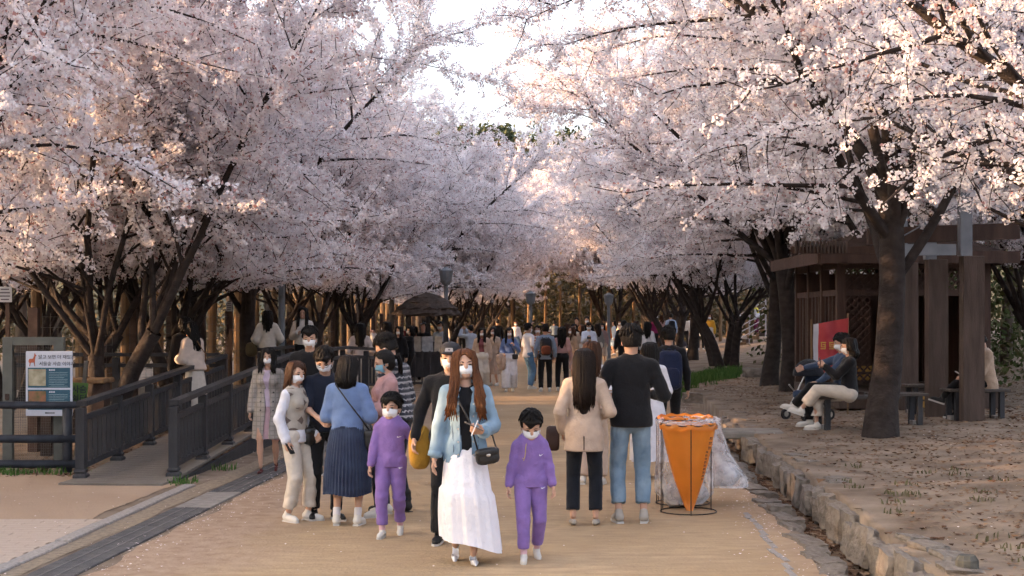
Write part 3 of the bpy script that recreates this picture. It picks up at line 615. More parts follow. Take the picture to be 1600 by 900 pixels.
for nm, q in (('roof_slope', (0, 1, 4)), ('roof_slope', (1, 2, 5, 4)), ('roof_slope', (2, 3, 5)), ('roof_slope', (3, 0, 4, 5))):
    P = np.array([V[i] for i in q]) - np.array([HX0, HY0, zb]); n_ = np.cross(P[1] - P[0], P[2] - P[0]); n_ /= np.linalg.norm(n_); k = len(q)
    obj_np(nm, np.concatenate([P, P + n_ * .07]), [list(range(k))[::-1], list(range(k, 2 * k))] + [[i, (i + 1) % k, k + (i + 1) % k, k + i] for i in range(k)], SHING, pav)
pbox('fascia', HX0 - e, HX1 + e, HY0 - e - .045, HY0 - e - .003, 2.72, 2.92); pbox('fascia', HX0 - e - .045, HX0 - e - .003, HY0 - e, HY1 + e, 2.72, 2.92)
for i in range(9): x = HX0 - .4 + i * .42; pbox('rafter', x - .03, x + .03, HY0 - e + .003, HY0 - .06, 2.70, 2.775)
pg = setp(empty('pergola', (6.6, 20.6, .3)), 'pergola of broad timber posts and grey steel beams before the pavilion', 'pergola'); gz = np.array([6.6, 20.6, .3])
PST = [(6.66, 20.6), (6.52, 21.85), (6.42, 23.1)]
for (x, yv) in PST: m_ = MB(); m_.box((x - 6.6, yv - 20.6, 1.2), (.30, .22, 2.46), bev=.012); m_.build('post', BRN2, pg)
for (x, yv), h in zip(PST, (1.0, .75, .75)): m_ = MB(); m_.box((x - 6.6 - .1, yv - 20.6, 2.432 + h / 2), (.17, .15, h)); m_.build('steel_post', STEEL, pg)
m_ = MB(); m_.box((-.72, -.03, 2.52), (1.06, .1, .16)); m_.build('steel_beam', STEEL, pg)
m_ = MB(); m_.bar((-1.3, .6, 2.75), (.95, .6, 2.83), .12, .24); m_.build('timber_beam', BRN, pg)
m_ = MB(); m_.bar((-2.55, .05, 2.52), (-1.27, 0, 2.52), .08, .1); m_.build('timber_beam', BRN, pg)
for i in range(15): m_ = MB(); m_.box((-2.5 + i * .052, -.05, 2.56), (.026, .06, .17)); m_.build('rafter_end', BRN2, pg)
m_ = MB(); m_.tube([(-1.2, .2, 2.55), (-.18, -.02, 3.15)], .012, 6); m_.tube([(-1.2, .2, 2.85), (-.45, .9, 3.1)], .010, 6); m_.build('stay_cable', STEEL, pg)
BENCHM = mat('bench_wood', (.05, .04, .035), rough=.7, col2=(.10, .085, .075), scale=5, stretch=(.5, 3, 3))
def bench(x, y, rz, L, label, n=4):
    z = float(hgt(x - SLOPE * y, y)); o = setp(empty('park_bench', (x, y, z), rz), label, 'bench', 'wooden park benches')
    for k in range(n): m_ = MB(); m_.box((0, -.17 + k * .115, .435), (L, .10, .04), bev=.006); m_.build('seat_slat', BENCHM, o)
    for dx in (-L / 2 + .12, L / 2 - .12):
        for dy in (-.17, .17): m_ = MB(); m_.box((dx, dy, .205), (.07, .07, .42)); m_.build('leg', DARK, o)
        m_ = MB(); m_.box((dx, 0, .03), (.12, .14, .06)); m_.build('foot_block', GRANITE, o)
    return o
b1 = W(1330, 0, 19.4); bench(b1[0] + .05, 19.4, R(8), 1.15, 'bench under the seated pair beside the thick trunk')
b2 = W(1432, 0, 19.7); bench(b2[0] - .12, 20.3, R(4), .8, 'empty dark bench half hidden behind the thick trunk')
b3 = W(1525, 0, 20.9); bench(b3[0], 20.95, R(3), .9, 'bench carrying the lone sitter behind the pergola post')
b4 = W(1450, 0, 22.3); bench(b4[0], 22.4, R(2), .7, 'empty bench in the shade between two pergola posts')
# red banner tied between stakes
ban = setp(empty('red_banner', W(1295, 560, 22.6)), 'red banner with yellow lettering tied up behind the seated pair', 'banner')
V = []; F = []; nx_, nz_ = 15, 8
for i in range(nx_):
    for j in range(nz_): a = i / (nx_ - 1); b = j / (nz_ - 1); V.append((-.24 + .54 * a, .04 * math.sin(a * 9 + b * 2) + .015 * math.sin(b * 12 + a * 5), -.30 + .84 * b + .10 * a * (.4 + .6 * b)))
for i in range(nx_ - 1):
    for j in range(nz_ - 1): F.append([i * nz_ + j, (i + 1) * nz_ + j, (i + 1) * nz_ + j + 1, i * nz_ + j + 1])
bo = obj_np('cloth', V, [f for f in F if f[0] >= 2 * nz_], mat('banner_red', (.36, .03, .045), rough=.6, col2=(.50, .07, .07), scale=4), ban, True)
obj_np('white_strip', V, [f for f in F if f[0] < 2 * nz_], mat('banner_white', (.5, .5, .55), rough=.6, var=.08), ban, True)
YT = mat('banner_yellow', (.55, .38, .08), rough=.6, var=.1, bump=0)
lt_ = MB()
for k in range(3):
    x_ = -.10 + k * .135; [lt_.box((x_ + dx_, -.058, .20 + dz_), (w_, .004, h2_)) for dx_, dz_, w_, h2_ in ((0, .055, .085, .014), (-.03, .015, .014, .07), (.012, .02, .05, .014), (.03, -.01, .014, .09), (-.005, -.045, .075, .014), (.0, -.015, .045, .012))]
setp(lt_.build('lettering', YT, ban), kind='stuff')
for x, z in ((-.27, .62), (.31, .72)): m_ = MB(); m_.tube([(x, .03, -1.1), (x, .03, z)], .016, 6); m_.build('stake', LOG, ban)
# stair with a pale handrail, upper right
hr = setp(empty('stair_handrail', (10.9, 66, .50), 0, 1.25), 'pale metal stair handrail with sloping bars on the right bank', 'handrail')
RAILW = mat('pale_rail', (.35, .34, .36), rough=.4, spec=.5, var=.1)
for k in range(5): m_ = MB(); m_.tube([(-.5, 0, .15 + k * .22), (.75, .3, .80 + k * .22)], .018, 6); m_.build('bar', RAILW, hr)
for t in (0, .5, 1): m_ = MB(); m_.tube([(-.5 + 1.25 * t, .3 * t, .65 * t - .3), (-.5 + 1.25 * t, .3 * t, 1.08 + .65 * t)], .03, 6); m_.build('post', RAILW, hr)
stp = setp(empty('earth_stair', (10.9, 66.9, .30)), 'earth steps climbing behind the pale handrail', 'steps')
for k in range(6): m_ = MB(); m_.box((-.4 + k * .3, .3, .12 + k * .15), (.32, 1.4, .17), bev=.01); m_.build('step', LOG if k % 2 else BRN2, stp)

# ------------------------------------------------------------------ far backdrop
def far_building():
    y = 96.0; c = W(862, 356, y); o = setp(empty('far_building', (c[0] + 4, y + 6, 0)), 'pale grey building with a white and red sign glimpsed through the blossom', 'building')
    wall = mat('far_wall', (.20, .18, .17), var=.08, scale=2); gl = mat('far_glass', (.03, .035, .03), rough=.25, var=.2, spec=.6)
    m_ = MB(); m_.box((0, 0, 4.6), (22, 10, 9.2)); m_.build('wall', wall, o); m_ = MB(); m_.box((0, 0, 9.4), (22.6, 10.6, .4)); m_.build('roof', wall, o)
    for r in range(3):
        for k in range(9): m_ = MB(); m_.box((-9.2 + k * 2.3, -5.02, 1.6 + r * 2.3), (1.5, .06, 1.2)); f = m_.build('window', gl, o); m_ = MB(); m_.box((-9.2 + k * 2.3, -5.06, 1.6 + r * 2.3), (.08, .05, 1.2)); m_.build('mullion', wall, f)
    s = empty('sign_panel', (-4.0, -5.15, c[2])); s.parent = o; m_ = MB(); m_.box((.2, 0, 0), (4.2, .15, 1.3)); m_.build('face', mat('sign_face', (.85, .85, .86), var=.02, bump=0), s)
    m_ = MB(); m_.tube([(-1.25, -.08, .15), (-1.25, -.13, .15)], .5, 24); m_.build('red_disc', mat('sign_red', (.65, .05, .04), var=.05, bump=0), s)
    m_ = MB(); [m_.box((.1 + k * .8, -.1, .32), (.5, .03, .28)) for k in range(3)]; m_.build('red_mark', MATS['sign_red'], s)
far_building()
NEEDLE = leafmat('wood_leaves', [(.050, .048, .022), (.095, .080, .042), (.14, .108, .062), (.20, .155, .10)])
PINE = leafmat('pine_needles', [(.045, .060, .032), (.075, .092, .05), (.105, .12, .07)])
def leaf_cloud(C, per, spread, size, seed):
    r = np.random.default_rng(seed); n = len(C) * per; c = np.repeat(C, per, 0) + r.normal(0, 1, (n, 3)) * spread; nr = r.normal(0, 1, (n, 3)); nr /= np.linalg.norm(nr, axis=1)[:, None]
    a = np.cross(nr, r.normal(0, 1, (n, 3))); a /= np.linalg.norm(a, axis=1)[:, None]; b = np.cross(nr, a) * .5; s = size * r.uniform(.6, 1.3, (n, 1))
    V = np.stack([c + s * a, c + s * b, c - s * a, c - s * b], 1).reshape(-1, 3); F = np.arange(n * 4).reshape(-1, 4); return V, F
def wood_tree(seed, h, r, spread, leafm, nleaf=900, size=.12, pine=False):
    g = np.random.default_rng(seed); BV = []; BF = []; o = 0; C = []
    tp = branch_path(g, np.array([0, 0, -.2]), np.array([0, 0, 1.0]), h, 8, wig=.04); tubes = [(tp, np.linspace(r, r * .25, 9), 7)]
    for i in range(3 if not pine else 1, 9):
        for k in range(4):
            az = g.uniform(0, 6.28); d = np.array([math.cos(az), math.sin(az), .55 if not pine else .05]); l = spread * g.uniform(.5, 1.0) * (1.2 - .08 * i if pine else 1); p = branch_path(g, tp[i], d, l, 4, wig=.12); tubes.append((p, np.linspace(r * .22, .01, 5), 4))
            for q in range(3): pp = branch_path(g, p[1 + q], side_dir(g, d / np.linalg.norm(d), .9), l * .4, 3, wig=.15); tubes.append((pp, np.linspace(.02, .006, 4), 3)); C.append(pp)
            C.append(p[2:])
    for p, rr, n in tubes: v, f = tube_np(p, rr, n, False); BV.append(v); BF += (np.array(f) + o).tolist(); o += len(v)
    C = np.concatenate(C); C = C[g.integers(0, len(C), nleaf // 6)]; v, f = leaf_cloud(C, 6, .28 if not pine else .33, size, seed)
    return mesh_np('trunk', np.concatenate(BV), np.array(BF), BARK2, True), mesh_np('crown', v, f, leafm)
WT = [wood_tree(5, 9, .14, 2.3, NEEDLE, 1500, .10), wood_tree(6, 11, .17, 2.8, NEEDLE, 1900, .11), wood_tree(7, 8, .12, 2.2, NEEDLE, 700, .09)]
PT = wood_tree(9, 17, .35, 3.6, PINE, 21000, .20, True)
names = ['thin bare tree behind the log poles, %s', 'taller bare tree behind the log poles, %s', 'small twiggy tree behind the log poles, %s']
ORD19 = ['leftmost of all', 'second from the left edge', 'third from the left edge', 'between the white notices', 'fifth from the left edge', 'behind the ramp walkers', 'seventh from the left edge', 'behind the white sweater', 'behind the smiling woman', 'tenth from the left edge', 'above the pleated skirt group', 'left of the kiosk', 'over the kiosk roof', 'right of the kiosk', 'behind the middle of the crowd', 'behind the white shirt and camera', 'above the black blazer', 'above the navy backpack', 'rightmost of all']
k = 0
for (px, y) in [(30, 36), (95, 44), (170, 33), (205, 50), (250, 40), (330, 36), (355, 52), (425, 48), (470, 58), (520, 44), (560, 66), (610, 52), (655, 72), (735, 88), (850, 92), (905, 86), (985, 90), (1040, 78), (1090, 86)]:
    place_tree(WT[k % 3], W(px, 0, y)[0], y, 0, rs.uniform(0, 6), rs.uniform(.85, 1.2), names[k % 3] % ORD19[k], 'wood behind the log poles', name='wood_tree'); k += 1
for (px, y, s, lb) in [(1570, 36, 1.0, 'thin olive tree right of the pavilion by the picture edge'), (1590, 44, 1.0, 'far thin tree in the scrub at the right edge'), (1480, 48, 1.0, 'tree rising behind the pavilion roof'), (1215, 60, 1.1, 'thin tree behind the stair on the right bank'), (1300, 56, 1.0, 'thin tree just left of the pavilion roof')]:
    place_tree(WT[k % 3], W(px, 0, y)[0], y, .4, rs.uniform(0, 6), s, lb, 'trees behind the pavilion', name='wood_tree'); k += 1
for (px, y, s, lb) in [(745, 105, .9, 'dark green pine showing in the gap between the blossom'), (800, 112, .95, 'dark pine standing right of the first pine in the gap'), (775, 124, 1.0, 'dark pine partly behind the left blossom in the gap'), (860, 135, 1.1, 'farthest pine behind the right blossom in the gap')]:
    place_tree(PT, W(px, 0, y)[0], y, 0, rs.uniform(0, 6), s, lb, 'pines beyond the path', name='pine_tree')
# scrub masses that read as one wall of undergrowth
def scrub(name, n, xf, yf, hf, m, size, label, seed):
    g = np.random.default_rng(seed); x = xf(g, n); yv = yf(g, n); z = hf(g, n); C = np.stack([x, yv, z], 1); v, f = leaf_cloud(C, 3, .25, size, seed); setp(obj_np(name, v, f, m), label, 'undergrowth', kind='stuff')
scrub('undergrowth', 7000, lambda g, n: g.uniform(-34, -11, n), lambda g, n: g.uniform(46, 74, n), lambda g, n: g.beta(1.0, 2.2, n) * 5.5, NEEDLE, .13, 'brown and olive undergrowth behind the left enclosure', 3)
scrub('undergrowth', 9000, lambda g, n: g.uniform(-14, 18, n), lambda g, n: g.uniform(84, 96, n), lambda g, n: g.beta(1.0, 1.6, n) * 6.5, NEEDLE, .18, 'olive undergrowth behind the far end of the path', 4)
GREENER = leafmat('scrub_leaves', [(.030, .045, .014), (.05, .07, .02), (.085, .09, .035), (.12, .10, .055)])
scrub('undergrowth', 10000, lambda g, n: g.uniform(7.6, 22, n), lambda g, n: g.uniform(29, 46, n), lambda g, n: .3 + g.beta(1.0, 1.7, n) * 5.0, GREENER, .085, 'green and olive scrub right of the pavilion', 6)
hl = MB()
HV = []; HF = []; na = 60
for j, (rr, zt) in enumerate(((150, -1), (170, 9), (210, 22), (300, 38))):
    for i in range(na): a = R(20 + 140 * i / (na - 1)); HV.append((rr * math.cos(a), rr * math.sin(a), zt + (2.4 * math.sin(i * .9) + 1.8 * math.sin(i * 2.3) + 1.2 * math.sin(i * 5.1)) * (j > 0)))
for j in range(3):
    for i in range(na - 1): HF.append([j * na + i, (j + 1) * na + i, (j + 1) * na + i + 1, j * na + i + 1])
setp(obj_np('hills', HV, HF, mat('hill_wood', (.07, .075, .045), col2=(.13, .12, .08), scale=.4, bump=.8, bscale=2, rough=1), smooth=True), kind='structure')

g_ = np.random.default_rng(21); C_ = []
for i in range(90):
    a_ = R(g_.uniform(82, 100)); r_ = g_.uniform(215, 300); zc_ = np.interp(r_, [210, 300], [22, 38]) + 1.0; q_ = g_.normal(0, 1, (26, 3)); C_.append(np.array([r_ * math.cos(a_), r_ * math.sin(a_), zc_]) + q_ * np.array([1.6, 1.6, 1.5]) * g_.uniform(.7, 1.3))
v_, f_ = leaf_cloud(np.concatenate(C_), 6, .6, .5, 22)
setp(obj_np('hill_wood', v_, f_, PINE), 'wooded crest of the far hill in the gap between the blossom', 'wood', kind='stuff')
# ------------------------------------------------------------------ the cherry rows
CD = cherry(14, 1.6, .17, 10, 4.9, .95, 1.13, 2, 1.32)
CE = cherry(15, 2.7, .17, 9, 4.7, .85, 1.25, 1, 1.32)
PR = [CD, CD, CE, CD, CE]
ordn = ['first', 'second', 'third', 'fourth', 'fifth', 'sixth', 'seventh', 'eighth', 'ninth', 'tenth', 'eleventh', 'twelfth', 'thirteenth']
LROW = [(14.4, 2, 1.2, 1.0), (19.8, 0, -.25, 1.03), (24.6, 1, 2.6, 1.03), (29.2, 2, .1, 1.0), (33.8, 3, 1.3, 1.04), (38.6, 0, .5, 1.05), (43.5, 1, 2.2, 1.0), (48.5, 2, .3, 1.0), (54, 3, -.4, 1.0), (60, 0, .2, 1.0), (67, 1, 0, 1.0), (75, 2, .3, 1.0)]
for i, (y, p, rz, s) in enumerate(LROW):
    place_tree(PR[p], U(-7.05 + .12 * math.sin(i * 2.1) + (1.3 if y > 45 else 0), y), y, 0, rz, s, 'blossoming cherry tree in the left front row, %s from the camera' % ordn[i], 'cherry trees left of the path')
for i, (px, y, p, rz) in enumerate([(98, 22.5, 3, .6), (318, 27.5, 0, 2.0), (20, 29, 1, 1.0)]):
    place_tree(PR[p], W(px, 0, y)[0], y, 0, rz, .98, 'blossoming cherry tree behind the left front row, %s from the camera' % ordn[i], 'cherry trees left of the path')
RROW = [(18.4, 4.76, 4, 3.2, 1.1), (24.0, 6.21, 2, 3.7, 1.12), (29.8, 5.83, 4, 1.9, 1.12), (31.8, 5.75, 2, 3.4, 1.0), (40, 6.1, 1, 3.0, 1.0), (45, 6.6, 3, 3.3, 1.02), (50.5, 6.4, 2, 2.8, 1.05), (57, 6.5, 0, 3.2, 1.1), (64, 6.9, 1, 3.5, 1.1), (70, 7.4, 3, 3.0, 1.1)]
for i, (y, x, p, rz, s) in enumerate(RROW):
    z = float(hgt(x - SLOPE * y, y)); place_tree(PR[p], x, y, z, rz, s, ['thick dark trunked cherry tree in front of the pavilion', 'cherry tree rising right behind the thick trunk by the pavilion', 'dark trunked cherry tree left of the pavilion', 'cherry tree close behind the trunk left of the pavilion', 'cherry tree with a forked trunk by the green grass strip'][i] if i < 5 else 'blossoming cherry tree in the right row, %s from the camera' % ordn[i], 'cherry trees right of the path')
for i, (x, y, p, rz) in enumerate([(10.5, 27, 1, 2.6), (9.6, 37, 2, 3.6), (11, 47, 0, 3.0)]):
    place_tree(PR[p], x, y, .4, rz, 1.0, 'cherry tree behind the pavilion side, %s from the camera' % ordn[i], 'cherry trees right of the path')
NEAR = cherry(31, 1.75, .27, 7, 5.2, .72, 1.0, 1, 1.0, five=True, per=20, fsize=.0160, spread=.064, low=False,
              limb_dirs=[(.25, .62, 1.0), (-.15, .95, 1.05), (.75, .75, .9), (-.6, .55, .9), (1.6, .7, .9), (3.3, .8, .8), (-1.7, .9, .7)])
place_tree(NEAR, 6.6, 12.2, .3, R(172), 1.0, 'nearest cherry tree, its sunlit branches reaching in from the right edge', 'cherry trees right of the path')

for i, (px, y, p, s) in enumerate([(690, 74, 0, 1.35), (790, 80, 3, 1.5), (965, 78, 3, 1.4), (1060, 74, 2, 1.3)]):
    place_tree(PR[p], W(px, 0, y)[0], y, 0, i * 1.3, s, 'cherry tree closing the far end of the path, %s from the left' % ordn[i], 'cherry trees at the far end')
# unseen wood added beyond the left edge, its heights shaped to block the low sun
g_ = np.random.default_rng(8); C_ = []
for i in range(46):
    yv = g_.uniform(-14, 54); x = g_.uniform(-34, -25); hh = g_.uniform(5.6, 7.6) if yv < 15.5 else g_.uniform(17, 20)
    c = g_.normal(0, 1, (60, 3)); c /= np.linalg.norm(c, axis=1)[:, None]; c *= g_.uniform(.2, 1, (60, 1)) ** .4; C_.append(np.array([x, yv, hh * .5]) + c * np.array([2.6, 2.6, hh * .52]))
v_, f_ = leaf_cloud(np.concatenate(C_), 10, .55, .42, 9)
setp(obj_np('sun_blocking_wood', v_, f_, PINE), 'unseen evergreen mass added left of the view to block the low sun', 'wood', kind='stuff')
# ------------------------------------------------------------------ distance-field bodies and clothes
def surface_nets(S, lo, h):
    ins = S < 0; n = S.shape; act = np.zeros((n[0] - 1, n[1] - 1, n[2] - 1), np.int8)
    for dx in (0, 1):
        for dy in (0, 1):
            for dz in (0, 1): act += ins[dx:n[0] - 1 + dx, dy:n[1] - 1 + dy, dz:n[2] - 1 + dz]
    cells = np.argwhere((act > 0) & (act < 8)); idm = -np.ones(act.shape, np.int32); idm[tuple(cells.T)] = np.arange(len(cells))
    acc = np.zeros((len(cells), 3)); cnt = np.zeros(len(cells)); corners = [(a, b, c) for a in (0, 1) for b in (0, 1) for c in (0, 1)]
    for a in corners:
        for ax in range(3):
            if a[ax]: continue
            b = list(a); b[ax] = 1; sa = S[cells[:, 0] + a[0], cells[:, 1] + a[1], cells[:, 2] + a[2]]; sb = S[cells[:, 0] + b[0], cells[:, 1] + b[1], cells[:, 2] + b[2]]
            m = (sa < 0) != (sb < 0); t = np.where(m, sa / np.where(sa - sb == 0, 1e-9, sa - sb), 0); p = np.tile(np.array(a, float), (len(cells), 1)); p[:, ax] += t
            acc[m] += p[m]; cnt[m] += 1
    V = lo + (cells + acc / np.maximum(cnt, 1)[:, None]) * h; F = []
    for ax in range(3):
        b, c = (ax + 1) % 3, (ax + 2) % 3; s0 = [slice(None)] * 3; s1 = [slice(None)] * 3; s0[ax] = slice(0, -1); s1[ax] = slice(1, None)
        d = ins[tuple(s0)].astype(np.int8) - ins[tuple(s1)].astype(np.int8)
        for sgn in (1, -1):
            e = np.argwhere(d == sgn); e = e[(e[:, b] > 0) & (e[:, c] > 0) & (e[:, b] < n[b] - 1) & (e[:, c] < n[c] - 1)]
            if not len(e): continue
            q = []
            for ob, oc in ((-1, -1), (0, -1), (0, 0), (-1, 0)):
                k = e.copy(); k[:, b] += ob; k[:, c] += oc; q.append(idm[tuple(k.T)])
            q = np.stack(q, 1); F.append(q if sgn > 0 else q[:, ::-1])
    return V, (np.concatenate(F) if F else np.zeros((0, 4), int))
def sd_prim(P, pr):
    if pr[0] == 'c':
        a, b, ra, rb = np.asarray(pr[1], float), np.asarray(pr[2], float), pr[3], pr[4]; fl = np.asarray(pr[5] if len(pr) > 5 else (1, 1, 1), float)
        p = (P - a) / fl; ba = (b - a) / fl; hh = np.clip((p @ ba) / max(ba @ ba, 1e-9), 0, 1); return np.linalg.norm(p - hh[..., None] * ba, axis=-1) - (ra + (rb - ra) * hh)
    c, r = np.asarray(pr[1], float), np.asarray(pr[2], float); q = P - c
    if len(pr) > 3 and pr[3] is not None: q = q @ pr[3]
    q = q / r; return (np.linalg.norm(q, axis=-1) - 1) * r.min()
def smin(a, b, k):
    if k <= 0: return np.minimum(a, b)
    h = np.clip(.5 + .5 * (b - a) / k, 0, 1); return b * (1 - h) + a * h - k * h * (1 - h)
def field(P, prims, k=.03):
    d = None
    for pr in prims: e = sd_prim(P, pr); d = e if d is None else smin(d, e, k)
    return d
def bounds(prims, pad):
    lo = np.full(3, 9.); hi = np.full(3, -9.)
    for pr in prims:
        if pr[0] == 'c':
            fl = np.asarray(pr[5] if len(pr) > 5 else (1, 1, 1), float)
            for q, r in ((pr[1], pr[3]), (pr[2], pr[4])): lo = np.minimum(lo, np.array(q) - r * fl); hi = np.maximum(hi, np.array(q) + r * fl)
        else: r = max(pr[2]) if len(pr) > 3 and pr[3] is not None else np.array(pr[2]); lo = np.minimum(lo, np.array(pr[1]) - r); hi = np.maximum(hi, np.array(pr[1]) + r)
    return lo - pad, hi + pad
def sdf_build(prims, vox, k=.03, post=None, pad=.03):
    lo, hi = bounds(prims, pad); n = np.ceil((hi - lo) / vox).astype(int) + 1
    g = np.stack(np.meshgrid(*[lo[i] + np.arange(n[i]) * vox for i in range(3)], indexing='ij'), -1).astype(np.float32); S = field(g, prims, k)
    if post is not None: S = post(g, S)
    return surface_nets(S, lo, vox)
def folds(seed, amp, f=38.0, terms=4):
    """elongated creases, mostly running round the limbs"""
    r = np.random.default_rng(seed); K = r.normal(0, 1, (terms, 3)) * np.array([.8, .8, 1.6]); K /= np.linalg.norm(K, axis=1)[:, None]; K *= f * r.uniform(.7, 1.8, (terms, 1)); ph = r.uniform(0, 6, terms); G2 = r.normal(0, 1, (terms, 3)) * 6
    return lambda g: amp * sum((.72 - np.abs(np.sin(.5 * (g @ K[i]) + ph[i] + 1.1 * np.sin(g @ G2[i] + ph[i]))) ** .7) * (.55 + .45 * np.sin(g @ G2[(i + 1) % terms] + 2 * ph[i])) for i in range(terms)) / terms * 3.2
def joinm(parts):
    V = []; F = []; o = 0
    for v, f in parts: V.append(np.asarray(v, float)); F += [[i + o for i in q] for q in (f.tolist() if isinstance(f, np.ndarray) else f)]; o += len(v)
    return np.concatenate(V), F
def ik(root, tgt, l1, l2, pole):
    root = np.array(root, float); tgt = np.array(tgt, float); d = tgt - root; D = np.linalg.norm(d); mx = (l1 + l2) * .999
    if D > mx: tgt = root + d / D * mx; d = tgt - root; D = mx
    u = d / D; a = (l1 * l1 - l2 * l2 + D * D) / (2 * D); hh = math.sqrt(max(l1 * l1 - a * a, 0)); p = np.array(pole, float); p -= u * p.dot(u); p /= np.linalg.norm(p) + 1e-9
    return root + u * a + p * hh, tgt
def rotm(yaw=0, pitch=0, roll=0):   # yaw left +, pitch up +, roll
    return np.array(Matrix.Rotation(R(yaw), 3, 'Z') @ Matrix.Rotation(R(pitch), 3, 'X') @ Matrix.Rotation(R(roll), 3, 'Y'))

SKIN = {}
def skin(tone=1.0):
    k = round(tone, 2)
    if k not in SKIN:
        m = mat('skin_%d' % int(k * 100), (.52 * tone, .315 * tone, .225 * tone), rough=.55, var=.06, scale=20, bump=.06, bscale=120, spec=.35); N, L, b = nodes_of(m)
        b.inputs['Subsurface Weight'].default_value = .12; b.inputs['Subsurface Radius'].default_value = (.012, .005, .003); SKIN[k] = m
    return SKIN[k]
def hairmat(name, c):
    m = mat('hair_' + name, tuple(x * .4 for x in c), rough=.5, col2=tuple(x * .8 for x in c), scale=18, bump=.5, bscale=55, spec=.2, stretch=(6, 6, .6)); return m
HAIR = {'black': hairmat('black', (.010, .0075, .007)), 'dark': hairmat('dark', (.020, .011, .008)), 'brown': hairmat('brown', (.085, .036, .018)), 'auburn': hairmat('auburn', (.16, .055, .018)), 'grey': hairmat('grey', (.25, .22, .2))}
MASKM = mat('mask_white', (.78, .79, .82), rough=.8, var=.03, bump=.08, bscale=40, spec=.1); MASKB = mat('mask_blue', (.20, .42, .55), rough=.8, var=.05, bump=.08)
EYE = mat('eye_dark', (.018, .012, .010), rough=.25, var=.1, bump=0, spec=.6); EYEW = mat('eye_white', (.6, .57, .55), rough=.4, var=.02, bump=0); LIP = mat('lip', (.40, .12, .10), rough=.5, var=.05, bump=0); TEETH = mat('teeth', (.75, .73, .7), rough=.3, var=.02, bump=0)
LEATHER = mat('black_leather', (.012, .012, .013), rough=.38, var=.2, bump=.25, bscale=70, spec=.5); METAL = mat('bag_metal', (.55, .52, .48), rough=.3, metal=1, var=.05, bump=0)
SOLE = mat('shoe_sole', (.55, .53, .50), rough=.8, var=.1)
ARM = {'hang': (.245, .03, .85), 'swing_f': (.23, .20, .87), 'swing_b': (.24, -.16, .86), 'phone': (.11, .27, 1.13), 'phone_high': (.10, .30, 1.42), 'photo': (.08, .34, 1.56), 'pocket': (.205, .08, .93), 'belly': (.06, .22, 1.06), 'lap': (.09, .30, 1.02), 'strap': (.13, .17, 1.24), 'hair': (.14, .10, 1.55), 'elbow': (.16, .20, 1.02), 'back': (.10, -.16, 1.0), 'up': (.20, .22, 1.72)}
LEGS = {'stand': ((.108, -.02, .085, 0, 8), (-.108, -.02, .085, 0, -8)), 'walk_r': ((.06, .27, .10, 18, 3), (-.06, -.26, .15, -38, -3)), 'walk_l': ((.06, -.26, .15, -38, 3), (-.06, .27, .10, 18, -3)), 'relax': ((.11, -.02, .085, 0, 14), (-.09, .10, .085, 0, -16)), 'sit': ((.10, .46, .085, 0, 6), (-.10, .46, .085, 0, -6)), 'sit_cross': ((.12, .44, .085, 0, 5), (.06, .66, .30, 18, 12)), 'step': ((.085, .13, .085, 0, 4), (-.085, -.16, .115, -24, -4)), 'stride': ((.075, -.13, .12, -30, 4), (-.06, .10, .085, 0, -4))}

